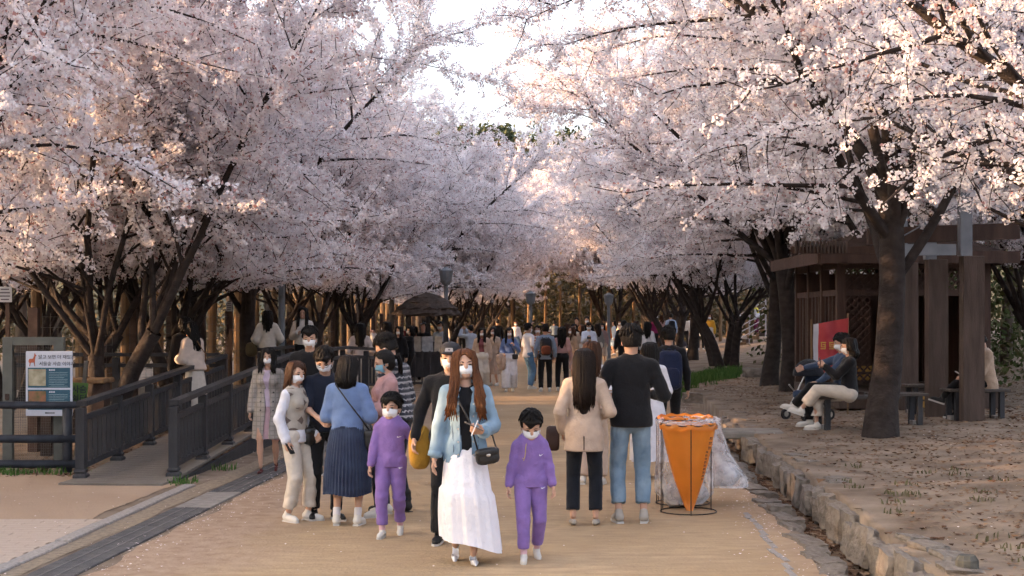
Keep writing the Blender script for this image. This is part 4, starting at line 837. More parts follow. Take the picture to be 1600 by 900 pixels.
class Person:
    def __init__(s, label, px, feet, H=1.65, rz=180, sex='f', pose='stand', armR='hang', armL='hang', lean=0, head=(0, 0, 0), det=1, z=0.0, seat=None, tone=1.0, seed=0, child=False, group='people', Y=None, twist=0, width=1.0):
        base = G(px, feet, z) if Y is None else np.array([(px - 800) / FPX * Y, Y, z])
        if Y is not None and base[0] - SLOPE * Y > 2.12 and z < .5: base[2] = float(hgt(base[0] - SLOPE * Y, Y)) + (.012 if seat is None else 0)
        s.base = base; s.H = H; s.sc = H / 1.70; s.rz = R(rz); s.det = det; s.seed = seed; s.sex = sex; s.w = width; s.k = 1 + .0 * seed
        s.root = setp(empty('person', base, s.rz), label, 'person', group); s.tone = tone; s.child = child
        s.vb = {0: .037, 1: .025, 2: .0145}[det]; s.r = np.random.default_rng(seed + 100)
        f = sex == 'f'; sw = (.148 if f else .172) * width * (.86 if child else 1); s.sw = sw; dz = 0 if seat is None else seat / s.sc - .90
        if pose.startswith('walk'): dz -= .035
        s.dz = dz; s.hip = {1: np.array([.085, 0, .90 + dz]), -1: np.array([-.085, 0, .90 + dz])}; pelvis = np.array([0, 0, .93 + dz])
        Lr = rotm(0, -lean, 0) @ rotm(twist, 0, 0); s.up = lambda p: pelvis + Lr @ (np.array(p, float) - np.array([0, 0, .93])); s.Lr = Lr
        s.hs = 1.36 if child else (1.0 if f else 1.02); s.hp = s.up((0, .0, 1.462 if not child else 1.375)); s.hR = Lr @ rotm(*head)
        sz = 1.352 if not child else 1.285; s.sz = sz; s.shoulder = {sd: s.up((sd * sw, -.01, sz)) for sd in (1, -1)}; s.elbow = {}; s.wrist = {}
        al = (.275, .245) if not child else (.24, .215)
        for sd, a in ((1, armR), (-1, armL)):
            if isinstance(a, str): t = np.array(ARM[a]); t = t + np.array([(sw - .16) * (1 if a in ('hang', 'swing_f', 'swing_b') else .2), 0, 0]); t = t * np.array([sd, 1, 1]); raised = t[2] > 1.0; t = s.up(t); 
            else: t = s.up(a); raised = a[2] > 1.0
            pole = (sd * .55, -1.0, -.55) if not raised else (sd * .60, -.55, -1.0); s.elbow[sd], s.wrist[sd] = ik(s.shoulder[sd], t, *al, Lr @ np.array(pole))
        s.knee = {}; s.ankle = {}; s.foot = {}
        for sd, L in ((1, LEGS[pose][0]), (-1, LEGS[pose][1])): s.knee[sd], s.ankle[sd] = ik(s.hip[sd], L[:3], .435, .40, (sd * .12, 1.0, .1 if seat is None else .6)); s.foot[sd] = (L[3], -L[4])
    # ---- local helper: canonical coordinates -> mesh child
    def put(s, name, VF, m, parent=None, smooth=True):
        V, F = VF; o = obj_np(name, np.asarray(V) * s.sc, F, m, parent or s.root, smooth); return o
    def h(s, p): return s.hp + s.hR @ (np.array(p, float) * s.hs)      # head-space (origin neck top, z up, y forward)
    def hand(s, sd, curl=.5, spread=1.0, fdir=None, pn=None):
        w = s.wrist[sd]; d = w - s.elbow[sd]; d = d / np.linalg.norm(d) if fdir is None else np.array(fdir, float) / np.linalg.norm(fdir)
        n = np.array(pn if pn is not None else (-sd * 1.0, .15, 0), float); n -= d * n.dot(d); n /= np.linalg.norm(n); sdv = np.cross(d, n) * (1 if sd > 0 else -1)   # towards the thumb
        if sdv[1] < 0 and fdir is None and pn is None: sdv = -sdv
        q = .92 if s.sex == 'f' else 1.0; P = []
        for i, (off, L) in enumerate(((.030, .068), (.010, .076), (-.010, .070), (-.028, .054))):
            k0 = w + d * .085 * q + sdv * off * q * 1.05; P.append(('c', w + d * .012 + sdv * off * .5, k0, .015 * q, .0125 * q)); c1 = curl * (.8 + .12 * i); a = d * math.cos(c1) + n * math.sin(c1); k1 = k0 + a * L * .52 * q; c2 = curl * 2.0 + .15; a2 = d * math.cos(c2) + n * math.sin(c2)
            P.append(('c', k0, k1, .0098 * q, .0090 * q)); P.append(('c', k1, k1 + a2 * L * .48 * q, .0090 * q, .0075 * q))
        t0 = w + d * .022 + sdv * .022; t1 = t0 + (d * .62 + sdv * .62 + n * .35) * .043 * q; t2 = t1 + (d * .9 + sdv * .15 + n * .5) * .034 * q; P += [('c', t0, t1, .014 * q, .011 * q), ('c', t1, t2, .0105 * q, .0085 * q)]
        P.append(('c', s.elbow[sd] * .25 + w * .75, w + d * .02, .027 * q, .023 * q, (1, 1, 1))); return P
    def body(s, legs_bare=False, curl=(.5, .5), hk=({}, {})):
        up = s.up; f = s.sex == 'f'; parts = []; wd = s.w
        B = [('c', up((0, -.005, 1.30)), up((0, -.005, 1.08)), .118 * wd, .100 * wd, (1, .68, 1)), ('c', up((0, -.01, 1.05)), s.up((0, -.01, .95)), .105 * wd, .118 * wd, (1, .72, 1)), ('c', up((-s.sw * .8, -.01, s.sz)), up((s.sw * .8, -.01, s.sz)), .040, .040), ('c', up((0, -.012, s.sz)), up((0, -.004, s.sz + .09)), .058, .046)]
        for sd in (1, -1):
            B += [('c', s.shoulder[sd], s.elbow[sd], .043, .034), ('c', s.elbow[sd], s.wrist[sd], .034, .023), ('c', s.hip[sd], s.knee[sd], .074, .048), ('c', s.knee[sd], s.knee[sd] * .6 + s.ankle[sd] * .4, .047, .046), ('c', s.knee[sd] * .6 + s.ankle[sd] * .4, s.ankle[sd], .046, .031)]
        parts.append(sdf_build(B, {0: .042, 1: .032, 2: .024}[s.det], .022))
        # head
        RM = s.hR; hs = s.hs; c = lambda p: s.h(p); E = lambda p, r: ('e', c(p), np.array(r) * hs, RM)
        Hd = [E((0, -.008, .135), (.074, .094, .092)), E((0, .018, .075), (.060, .072, .078)), E((0, .052, .028), (.034, .032, .028)), ('c', s.up((0, -.012, s.sz + .03)), c((0, -.012, .05)), .050 if f else .056, .047 if f else .055)]
        if s.det: Hd += [E((0, .090, .085), (.011, .018, .016)), ('c', c((0, .084, .118)), c((0, .094, .088)), .009 * hs, .012 * hs), E((.030, .070, .122), (.026, .016, .010)), E((-.030, .070, .122), (.026, .016, .010))] + [E((sd * .074, -.008, .090), (.011, .019, .031)) for sd in (1, -1)]
        parts.append(sdf_build(Hd, (.0095 if s.det == 2 else .015 if s.det else .021) * max(1, hs * .95), .016))
        for i, sd in enumerate((1, -1)): parts.append(sdf_build(s.hand(sd, curl[i], **hk[i]), .0056 if s.det == 2 else .0105 if s.det else .017, .007, pad=.02))
        s.put('body', joinm(parts), skin(s.tone))
        if s.det:
            for sd in (1, -1):
                v, fc = ell(10, 6); s.put('eye', (np.array([s.h(np.array((sd * .031, .0835, .106)) + p * np.array((.0155, .006, .0058))) for p in v]), fc), EYE)
                s.put('brow', tube_np([s.h((sd * x, y, z)) for x, y, z in ((.014, .091, .124), (.030, .090, .130), (.046, .079, .126))], [.003, .0042, .0025], 5), HAIR['black'])
        return s
    def mouth(s):
        v, fc = ell(14, 8); s.put('lips', (np.array([s.h(np.array((0, .083, .046)) + p * np.array((.025, .010, .010))) for p in v]), fc), LIP); s.put('teeth', (np.array([s.h(np.array((0, .089, .047)) + p * np.array((.018, .006, .0045))) for p in v]), fc), TEETH); return s
    def mask(s, m=None, low=0.0):
        m = m or MASKM; n1, n2 = 15, 9; V = []; F = []
        for j in range(n2):
            b = j / (n2 - 1); z = .010 + .083 * b - low
            for i in range(n1):
                a = -1.22 + 2.44 * i / (n1 - 1); wz = 1 - .28 * (1 - b) ** 2; rx = .073 * wz; ry = .112 - .018 * abs(b - .55) * 2 - .030 * (1 - b) ** 2; fold = .004 * (1 if abs(b - .5) < .07 else 0)
                V.append(s.h((rx * math.sin(a), -.004 + (ry + fold) * math.cos(a) ** .85 + (.004 if abs(a) < .2 else 0), z + .012 * (1 - abs(a) / 1.22) * (b - .2))))
        for j in range(n2 - 1):
            for i in range(n1 - 1): F.append([j * n1 + i, j * n1 + i + 1, (j + 1) * n1 + i + 1, (j + 1) * n1 + i])
        o = s.put('face_mask', (V, F), m)
        if s.det:
            for sd in (1, -1): s.put('ear_loop', tube_np([s.h((sd * .070, .034, .078)), s.h((sd * .081, .0, .112)), s.h((sd * .084, -.022, .09)), s.h((sd * .078, .004, .062)), s.h((sd * .068, .034, .040))], .0022, 4), m, o)
        return s
    def hair(s, style, col='black', L=.45, front=False, fringe=False, part=0.0, n=None, vol=.12, wavy=.012, fy=.125):
        RM = s.hR; hs = s.hs; E = lambda p, r: ('e', s.h(p), np.array(r) * hs, RM); parts = []; g = s.r; vox = .012 if s.det == 2 else .016 if s.det else .022
        fz = .146 if fringe else .168
        def cut(P, S):
            q = (P - s.hp) @ s.hR / hs; zz = fz + .02 * np.sin(q[..., 0] * 60 + s.seed)   # uneven fringe
            face = np.maximum(np.maximum(.028 - q[..., 1], q[..., 2] - zz), -1); ear = np.maximum(np.maximum(.0 - q[..., 1], q[..., 2] - .11), -1)
            d = np.maximum(S, -np.maximum(face, -.03)); neck = q[..., 2] - (.055 if style in ('short', 'cap') else .03)
            if style in ('short', 'cap'): d = np.maximum(d, -np.maximum(np.maximum(-.035 - q[..., 1], q[..., 2] - .10), -1)); d = np.maximum(d, -neck)
            f_ = folds(s.seed, .0045, 150)(P); return d + f_
        big = {'short': 1.0, 'cap': .96, 'long': 1.03, 'bob': 1.05, 'pony': .99, 'bun': .99}[style]
        base = [E((0, -.012, .140), (.092 * big, .110 * big, .098 * big)), E((0, -.040, .085), (.082 * big, .075 * big, .085))]
        if style in ('short',): base += [E((0, .060, .178), (.072, .045, .030)), E((0, -.02, .205), (.066, .075, .036))]
        parts.append(sdf_build(base, vox, .02, cut, pad=.035))
        if style == 'short' and s.det:                      # tufts that break up the outline
            for i in range(110 if s.det == 2 else 40):
                a = g.uniform(-math.pi, math.pi); b = g.uniform(.15, 1.25); r = lambda q, k: s.h((.092 * k * math.sin(q) * math.sin(a), -.012 + .110 * k * math.sin(q) * math.cos(a), .140 + .104 * k * math.cos(q)))
                if math.cos(a) > .45 and b > .95: continue
                parts.append(tube_np([r(b - .2, 1.0), r(b, 1.07), r(b + .22, 1.09), r(b + .40, 1.04 + g.uniform(0, .07))], np.array([.006, .011, .009, .002]) * g.uniform(.7, 1.2), 4))
        if style in ('long', 'bob'):
            Ln = n or (130 if s.det == 2 else 60 if s.det else 34)
            for i in range(Ln):
                a = g.uniform(-math.pi, math.pi); fr = abs(a) < (1.0 if not front else .62)
                if fr: continue
                sx, cy = math.sin(a), math.cos(a); lim = 1.15 if front else 1.30
                ll = L * g.uniform(.82, 1.05); pts = [(part + sx * .03, -.01 + cy * .03, .236), (sx * .078, -.012 + cy * .088, .205), (sx * .098, -.014 + cy * .104, .14), (sx * .100, -.018 + cy * .100, .07)]
                side = abs(a) < 1.9 and front; dn = max(3, int(ll / .12)); wv = g.uniform(0, 6); x, y, z = pts[-1]
                for q in range(1, dn + 1):
                    t = q / dn; zz = .07 - (ll - .05) * t; ox = wavy * math.sin(wv + t * 8) * t; yy = y * (1 - .10 * t) + (.035 * t if side and y > -.05 else -.035 * min(1, t * 1.6) if y < 0 or not side else 0)
                    # rest on the chest in front, on the back behind
                    if side: yy = max(yy, fy * min(1, t * 1.7))
                    else: yy = min(yy, -.078) if t > .25 else yy
                    pts.append((x * (1 + vol * t * (1 if side else (-.35 if vol < .2 else .6))) + ox, yy, zz))
                P = []
                for j, p in enumerate(pts):
                    if j < 4: P.append(s.h(p))
                    else: t = (j - 3) / dn; e = np.array(p); w_ = min(1, t * 1.3); ph = s.h(e); pw = s.hp + s.Lr @ (e * np.array((1, 1, hs))); P.append(ph * (1 - w_) + pw * w_)
                rr = np.full(len(P), (.0135 if s.det == 2 else .019 if s.det else .026)) * g.uniform(.7, 1.2); rr[0] *= .5; rr[-2] *= .7; rr[-1] *= .22; parts.append(tube_np(P, rr, 5 if s.det == 2 else 4))
            if style == 'long' and not front: parts.append(sdf_build([('c', s.h((0, -.075, .10)), s.hp + s.Lr @ np.array((0, -.095, .07 - L * .55)), .085, .085, (1, .45, 1)), ('c', s.hp + s.Lr @ np.array((0, -.095, .07 - L * .55)), s.hp + s.Lr @ np.array((0, -.105, .08 - L * .93)), .085, .05, (1, .4, 1))], vox * 1.2, .03))
            if style == 'bob': parts.append(sdf_build([('c', s.h((0, -.05, .10)), s.h((0, -.055, .09 - L * .7)), .088, .092, (1, .75, 1))], vox * 1.2, .02))
            if front: parts.append(sdf_build([('c', s.h((0, -.075, .10)), s.hp + s.Lr @ np.array((0, -.085, -.12)), .08, .07, (1, .45, 1))], vox * 1.2, .03))
        if style in ('pony', 'bun'):
            k = s.h((0, -.115, .13))
            if style == 'bun': parts.append(sdf_build([('e', s.h((0, -.125, .145)), (.042, .04, .042), None)], .014, 0))
            else:
                for i in range(16): j = g.normal(0, .012, 3); parts.append(tube_np([k + j * .4, s.h((0, -.155, .13)) + j, s.h((0, -.165, .07)) + j, s.h((0, -.145, .11 - L)) + j * 1.6], [.010, .014, .013, .003], 5))
        s.put('hair', joinm(parts), HAIR[col]); return s
    # ---- garments
    def torso_prims(s, e, hem, flare=0.0, hipw=0.0, chest=0.0):
        up = s.up; w = s.w; f = s.sex == 'f'; c = (.132 if f else .142) * w + e + chest
        zz = s.sz; P = [('c', up((sd * .03, -.012, zz + .030)), up((sd * s.sw * .90, -.012, zz + .002)), .052 + e * .7, .040 + e * .7, (1, 1.05, 1)) for sd in (1, -1)] + [('c', up((0, -.012, zz)), up((0, -.010, zz + .065)), .080 + e * .5, .054 + e * .4, (1, .85, 1)),
             ('c', up((0, 0, 1.29)), up((0, -.006, 1.08)), c, (.115 if f else .128) * w + e, (1, .72, 1))]
        wl_ = (.118 if f else .128) * w + e; hh = (.150 if f else .145) * w + e + hipw
        if f and s.det: P += [('e', up((sd * .066, .075, 1.255)), (.062 + e * .5, .056 + e * .4, .062 + e * .5), None) for sd in (1, -1)]
        z1 = max(hem, .90); P.append(('c', up((0, -.006, 1.08)), up((0, -.008, z1)), wl_, wl_ + (hh - wl_) * min(1, (1.08 - z1) / .16) + flare * .3, (1, .76, 1)))
        if hem < .90: P.append(('c', up((0, -.008, .90)), up((0, -.008, hem - .02)), hh + flare * .3, hh + flare, (1, .80, 1)))
        return P
    def sleeve_prims(s, e, length=1.0, wide=0.0):
        P = []
        for sd in (1, -1):
            up_e = s.elbow[sd]; P.append(('c', s.shoulder[sd], up_e if length > .5 else s.shoulder[sd] * (1 - length * 1.9) + up_e * length * 1.9, .041 + e * .85, .035 + e * .8 + wide * .5))
            if length > .5: t = (length - .5) * 2; P.append(('c', up_e, up_e * (1 - t) + s.wrist[sd] * t, .035 + e * .8 + wide * .5, .027 + e * .55 + wide))
        return P
    def top(s, m, name='top', e=.012, hem=.93, sleeve=.97, flare=0.0, wide=0.0, fold=.006, open_w=None, vneck=0, chest=0.0, hipw=0.0, ff=38, openz=None):
        Tp = s.torso_prims(e, hem, flare, hipw, chest); Sp = s.sleeve_prims(e, sleeve, wide) if sleeve else []; fn = folds(s.seed + int(hem * 100), fold, ff); up0 = s.up((0, 0, .93)); LT = s.Lr
        def post(P, S):
            q = (P - up0) @ LT; z = q[..., 2] + .93; S = S + fn(P) * (.35 + .65 * np.clip(np.abs(z - 1.3) * 5, 0, 1))
            S = np.maximum(S, np.where(np.abs(q[..., 0]) < .32, hem - z, -1)) if sleeve else np.maximum(S, hem - z)
            nk = np.sqrt(q[..., 0] ** 2 + ((q[..., 1] - .02) * 1.0) ** 2 + ((z - (s.sz + .105)) * .8) ** 2) - .060; S = np.maximum(S, -nk)
            if vneck: S = np.maximum(S, np.minimum(vneck * .35 * np.clip((z - (s.sz + .06 - vneck)) / vneck, -1, 1) - np.abs(q[..., 0]), q[..., 1]))
            if open_w is not None: wv = np.interp(z, [hem, 1.2, s.sz + .05], [open_w[0], open_w[1], open_w[2]]); S = np.maximum(S, np.minimum(wv - np.abs(q[..., 0] + .012 * np.sin(z * 9)), q[..., 1] - .0))
            return S
        if Sp and sleeve:                       # torso cut at the hem, sleeves free of that cut
            fnS = folds(s.seed + 7, fold, ff * 1.2)
            a = sdf_build(Tp + Sp, s.vb, .028, lambda P, S: (lambda T, A: smin(T, A, .03))(post(P, field(P, Tp, .03)), np.where(True, field(P, Sp, .02) + fnS(P), 0)))
        else: a = sdf_build(Tp, s.vb, .03, post)
        s.last = (Tp, Sp, e); return s.put(name, a, m)
    def trousers(s, m, e=.012, cuff=.10, thigh=.0, knee=.0, hemr=.0, waist=1.03, fold=.006, name='trousers'):
        w = s.w; P = [('c', s.up((0, -.008, waist - .02)), s.up((0, -.008, .93)), .118 * w + e, .142 * w + e, (1, .76, 1)), ('c', s.hip[1] * 1.0, s.hip[-1] * 1.0, .085 + e, .085 + e, (1, 1.1, 1))]; fn = folds(s.seed + 3, fold, 34); cutp = []
        for sd in (1, -1):
            d = s.ankle[sd] - s.knee[sd]; t = 1 - (cuff - .085) / .40; end = s.knee[sd] + d * t
            P += [('c', s.hip[sd] + np.array([0, -.004, 0]), s.knee[sd], .079 + e * .8 + thigh, .051 + e * .7 + knee), ('c', s.knee[sd], end, .051 + e * .7 + knee, .037 + e * .7 + hemr)]; cutp.append((end, d / np.linalg.norm(d)))
        wtop = s.up((0, 0, waist)); ax = s.Lr @ np.array((0, 0, 1.0))
        def post(g, S):
            S = S + fn(g) * (.5 + .5 * np.clip((.95 + s.dz - g[..., 2]) * 3, 0, 1)); S = np.maximum(S, (g - wtop) @ ax)
            for c, n in cutp: S = np.maximum(S, np.where(np.linalg.norm(g - c, axis=-1) < .22, (g - c) @ n, -1))
            return S
        return s.put(name, sdf_build(P, s.vb, .010, post), m)
    def shoes(s, m, kind='sneaker', sole=None, sock=None):
        for sd in (1, -1):
            pit, yaw = s.foot[sd]; Rm = rotm(yaw, pit, 0); a = s.ankle[sd]; T = lambda p: a + Rm @ (np.array(p, float) * np.array((sd, 1, 1))); zs = -.075; vx = .0092 if s.det == 2 else .017 if s.det else .025
            if kind == 'sneaker': P = [('c', T((0, -.035, -.03)), T((.002, .10, -.047)), .036, .034), ('c', T((.002, .10, -.047)), T((.004, .145, -.052)), .036, .028), ('c', T((0, -.02, -.03)), T((0, -.005, .012)), .038, .036)]
            elif kind == 'boot': P = [('c', T((0, -.03, -.03)), T((.002, .12, -.045)), .038, .033), ('c', T((0, -.01, -.03)), T((0, -.005, .10)), .042, .044)]
            else: P = [('c', T((0, -.045, -.042)), T((0, .08, -.052)), .030, .027), ('c', T((0, .08, -.052)), T((.002, .165, -.062)), .029, .010)]
            def post(g, S):
                q = (g - a) @ Rm; S = np.maximum(S, zs - q[..., 2])
                if kind == 'flat': S = np.maximum(S, -(np.maximum(np.maximum(np.abs(q[..., 0]) - .024, np.abs(q[..., 1] - .03) - .065), -.02 - q[..., 2] - .03)))
                return S
            o = s.put('shoe', sdf_build(P, vx, .018, post, pad=.02), m)
            if kind != 'flat':
                out = [(x * sd, y) for x, y in ((-.030, -.065), (.028, -.065), (.036, .0), (.043, .09), (.034, .155), (.006, .182), (-.026, .155), (-.034, .06))]; n = len(out); V = [T((x * sd, y, z)) for z in (zs - .012, zs + (.012 if kind == 'sneaker' else .0)) for x, y in out]
                s.put('sole', (V, [list(range(n))[::-1], list(range(n, 2 * n))] + [[i, (i + 1) % n, n + (i + 1) % n, n + i] for i in range(n)]), sole or SOLE, o, False)
            if sock is not None: s.put('sock', sdf_build([('c', a + Rm @ np.array((0, -.01, -.02)), a * .80 + s.knee[sd] * .20, .036, .040)], vx * 1.2, .01), sock)
        return s
    def skirt(s, m, z0=1.03, z1=.40, r0=.125, r1=.24, pleats=16, amp=.012, tier=None, sway=(0, 0), sharp=False, flat=.78, nr=18, name='skirt', skew=0.0, knee=0.0):
        n = max(96, pleats * 6) if s.det else max(48, pleats * 4); V = []; F = []; g = s.r; ph = g.uniform(0, 6, 6)
        for j in range(nr):
            t = j / (nr - 1); r = r0 + (r1 - r0) * (1 - (1 - t) ** 1.9) ** .75
            if tier and t > tier: r += .018 + .02 * (t - tier)
            for i in range(n):
                a = i * 2 * math.pi / n; A = amp * min(1, .15 + t * 1.2)
                w = (abs(((i * pleats / n) % 1) - .5) * 4 - 1) if sharp else math.sin(a * pleats + ph[0] + .9 * math.sin(a * 3 + ph[1]) + .4 * math.sin(t * 5)) * .6 + .5 * math.sin(a * (pleats // 2 + 1) + ph[2] + t * 2)
                if tier and t > tier: w += .35 * math.sin(a * pleats * 2.1 + ph[3])
                rr = r + A * w; p = s.up((rr * math.cos(a), rr * flat * math.sin(a) - .008, z0)) ; z = z0 + s.dz + (z1 - z0) * t + skew * t * math.cos(a) + .012 * t * math.sin(a * 3 + ph[4])
                V.append((p[0] * (1 - t) + (rr * math.cos(a)) * t + sway[0] * t ** 1.5, p[1] * (1 - t) + (rr * (flat + (1 - flat) * t * .6) * math.sin(a) - .008) * t + sway[1] * t ** 1.5 + knee * math.exp(-((t - .48) / .28) ** 2) * max(0, math.sin(a)), z))
        for j in range(nr - 1):
            for i in range(n): k = (i + 1) % n; F.append([(j + 1) * n + i, (j + 1) * n + k, j * n + k, j * n + i])
        F.append(list(range(n))[::-1]); return s.put(name, (V, F), m)
    def front_y(s, x, z, prims=None, back=False):
        """depth of the garment surface at canonical x, z (torso frame)"""
        ys = np.linspace(.40, -.12, 120) * (-1 if back else 1); P = np.stack([s.up((x, y, z)) for y in ys]); d = field(P, (prims or s.last[0]), .03); i = np.argmax(d < 0); return ys[i] if (d < 0).any() else .1 * (-1 if back else 1)
    def patch(s, name, poly, m, off=.006, th=.004, parent=None, back=False):
        """a flat shape (x, z outline) laid on the chest or back"""
        sg = -1 if back else 1; n = len(poly); V = [s.up((x, s.front_y(x, z, back=back) + sg * o, z)) for o in (off - th, off) for x, z in poly]
        return s.put(name, (V, [list(range(n))[::-1], list(range(n, 2 * n))] + [[i, (i + 1) % n, n + (i + 1) % n, n + i] for i in range(n)]), m, parent, False)
    def strip(s, name, pts, w, m, off=.006, parent=None, th=.006):
        """a band following the front surface through (x, z) points"""
        P = np.array(pts, float); d = np.linspace(0, 1, 14); t = np.linspace(0, 1, len(P)); X = np.interp(d, t, P[:, 0]); Z = np.interp(d, t, P[:, 1]); dx = np.gradient(X); dz = np.gradient(Z); l = np.hypot(dx, dz); V = []; F = []
        for i in range(14):
            nx_, nz_ = -dz[i] / l[i] * w / 2, dx[i] / l[i] * w / 2
            for q in (-1, 1):
                x, z = X[i] + q * nx_, Z[i] + q * nz_; y = s.front_y(x, z); V += [s.up((x, y + off - th, z)), s.up((x, y + off, z))]
        for i in range(13): a = i * 4; b = a + 4; F += [[a + 1, a + 3, b + 3, b + 1], [a, a + 1, b + 1, b], [a + 2, b + 2, b + 3, a + 3]]
        return s.put(name, (V, F), m, parent, False)
    def collar(s, m, r=.064, h=.030, parent=None):
        z = s.sz + .062; P = lambda k, zz, a: s.up((k * math.cos(a), -.006 + k * .92 * math.sin(a), zz - .030 * max(0, math.sin(a))))
        n = 22; A = [math.pi / 2 + .28 + (2 * math.pi - .56) * i / (n - 1) for i in range(n)]; V = [P(r, z + h, a) for a in A] + [P(r * 1.22, z - .012, a) for a in A] + [P(r * .94, z + h - .004, a) for a in A]
        return s.put('collar', (V, [[i, i + 1, n + i + 1, n + i] for i in range(n - 1)] + [[i, 2 * n + i, 2 * n + i + 1, i + 1] for i in range(n - 1)]), m, parent)
    def ribs(s, m, hem, e, wide=0.0, parent=None, hipw=0.0):
        for sd in (1, -1):
            d = s.wrist[sd] - s.elbow[sd]; r = .027 + e * .55; s.put('ribbed_cuff', tube_np([s.elbow[sd] + d * q for q in (.86, .90, .98, 1.0)], [r + wide * .9, r + .004, r + .002, r - .006], 14), m, parent)
        rx = (.150 if s.sex == 'f' else .145) * s.w + e + hipw - .008; s.put('ribbed_hem', tube_np([s.up((rx * math.cos(a), -.008 + rx * .765 * math.sin(a), hem + .010)) for a in np.linspace(0, 2 * math.pi, 41)], .015, 6, False), m, parent); return s
    def world(s, p): return np.array(Matrix.Rotation(s.rz, 3, 'Z') @ Vector(np.array(p, float) * s.sc)) + s.base
    def thing(s, name, label, cat, p=(0, 0, 1), group=None):
        """a separate thing carried by this person, its origin at canonical point p"""
        o = setp(empty(name, s.world(p), s.rz, s.sc), label, cat, group); return o
def ell(n, m):
    V = [(math.cos(a) * math.sin(b), math.sin(a) * math.sin(b), math.cos(b)) for b in np.linspace(.02, math.pi - .02, m) for a in np.arange(n) * 2 * math.pi / n]; F = []
    for j in range(m - 1):
        for i in range(n): k = (i + 1) % n; F.append([(j + 1) * n + i, (j + 1) * n + k, j * n + k, j * n + i])
    return np.array(V), F
def soft_box(d, p=4.0, n=20, m=12):
    v, f = ell(n, m); q = (np.abs(v) ** p).sum(1) ** (-1 / p); return v * q[:, None] * np.array(d) / 2, f
# ------------------------------------------------------------------ the people in the park
C_ = cloth
PURPLE = C_((.225, .14, .385), 'purple_fleece')
DENIM = mat('pale_denim', (.17, .27, .37), rough=.9, col2=(.29, .40, .50), scale=6, bump=.22, bscale=26, spec=.15)
JEANS = mat('blue_jeans', (.13, .20, .28), rough=.9, col2=(.24, .33, .42), scale=7, bump=.3, bscale=60, spec=.15)
BLACK = C_((.012, .012, .014), 'black_cloth'); NAVY = C_((.014, .018, .032), 'navy_cloth'); WHITEC = C_((.70, .70, .74), 'white_cloth'); CREAM = C_((.58, .52, .45), 'cream_cloth'); BEIGE = C_((.47, .36, .285), 'beige_cloth')
IVORY = C_((.60, .56, .50), 'ivory_cloth'); GREYP = C_((.22, .21, .21), 'grey_cloth'); SNEAK = mat('sneaker_white', (.62, .60, .56), rough=.7, var=.06, bump=.1); BLACKSH = mat('shoe_black', (.015, .015, .016), rough=.5, var=.2, bump=.1); TANSH = mat('shoe_grey', (.36, .33, .29), rough=.8, var=.1); SILVER = mat('shoe_silver', (.72, .72, .76), rough=.4, metal=.4, var=.05, bump=0)
WPRINT = mat('white_print', (.85, .85, .88), rough=.7, var=.02, bump=0); SOCK = C_((.65, .63, .66), 'white_sock'); BRONZE = mat('brown_bag', (.20, .095, .03), rough=.5, var=.15, bump=.15)
def checked():
    m = C_((.34, .31, .285), 'check_wool'); n = NM(m); x, y, z = n.xyz(); n.over(n.op('MULTIPLY', n.op('MAXIMUM', n.lines(x, .055, .012), n.lines(z, .055, .012)), .55), (.19, .165, .155)); return m
def fairisle():
    m = C_((.035, .04, .055), 'patterned_knit', bump=.5, bscale=120); n = NM(m); x, y, z = n.xyz(); s = n.op('ADD', x, y); a = n.op('PINGPONG', n.op('MULTIPLY', s, 1.0), .02); n.over(n.op('MULTIPLY', n.op('MAXIMUM', n.lines(n.op('ADD', z, n.op('MULTIPLY', a, .9)), .052, .012), n.lines(z, .104, .010)), .8), (.50, .50, .52)); return m
def striped(): m = C_((.62, .58, .55), 'striped_jersey'); n = NM(m); n.over(n.lines(n.xyz()[2], .075, .035), (.30, .09, .06)); return m
def argyle():
    m = C_((.40, .36, .31), 'argyle_knit', bump=.45, bscale=110); n = NM(m); x, y, z = n.xyz(); s = n.op('ADD', x, y); a = n.lines(n.op('ADD', n.op('MULTIPLY', s, 1.3), z), .16, .075); b = n.lines(n.op('SUBTRACT', z, n.op('MULTIPLY', s, 1.3)), .16, .075); n.over(n.op('MULTIPLY', n.op('MULTIPLY', a, b), .9), (.12, .085, .075)); return m
CHECK, FAIR, STRIPE, ARG = checked(), fairisle(), striped(), argyle()
PINKK = C_((.46, .27, .27), 'pink_knit', bump=.6, bscale=130, var=.16); BLUEK = C_((.16, .24, .44), 'blue_knit', bump=.5, bscale=120)
GP = 'people walking on the cherry path'
def bag_box(P, name, label, p, d, m, rz=0.0, strap=None, flap=True, cat='bag', pw=4.0, clasp=False, tilt=0.0, sm=None, handle=None):
    o = P.thing(name, label, cat, p); o.rotation_euler[2] += R(rz); v, f = soft_box(d, pw); M3 = np.array(Matrix.Rotation(R(tilt), 3, 'Y')); obj_np('pouch', v @ M3.T, f, m, o, True)
    if flap: v2, f2 = soft_box((d[0] * 1.02, d[1] * 1.10, d[2] * .50), pw); obj_np('flap', (v2 + np.array([0, d[1] * .04, d[2] * .24])) @ M3.T, f2, m, o, True)
    if clasp: v3, f3 = soft_box((.035, .012, .022), 4, 10, 6); obj_np('clasp', (v3 + np.array([0, d[1] * .60, .01])) @ M3.T, f3, METAL, o, True)
    Rz = Matrix.Rotation(-R(rz), 3, 'Z')
    if strap is not None: V, F = tube_np([np.array(Rz @ Vector(np.array(q, float) - np.array(p))) for q in strap], .0075 if P.det else .011, 6); obj_np('strap', V, F, sm or m, o, True)
    if handle is not None: V, F = tube_np([np.array(q, float) for q in handle], .009, 6); obj_np('handle', V, F, m, o, True)
    return o
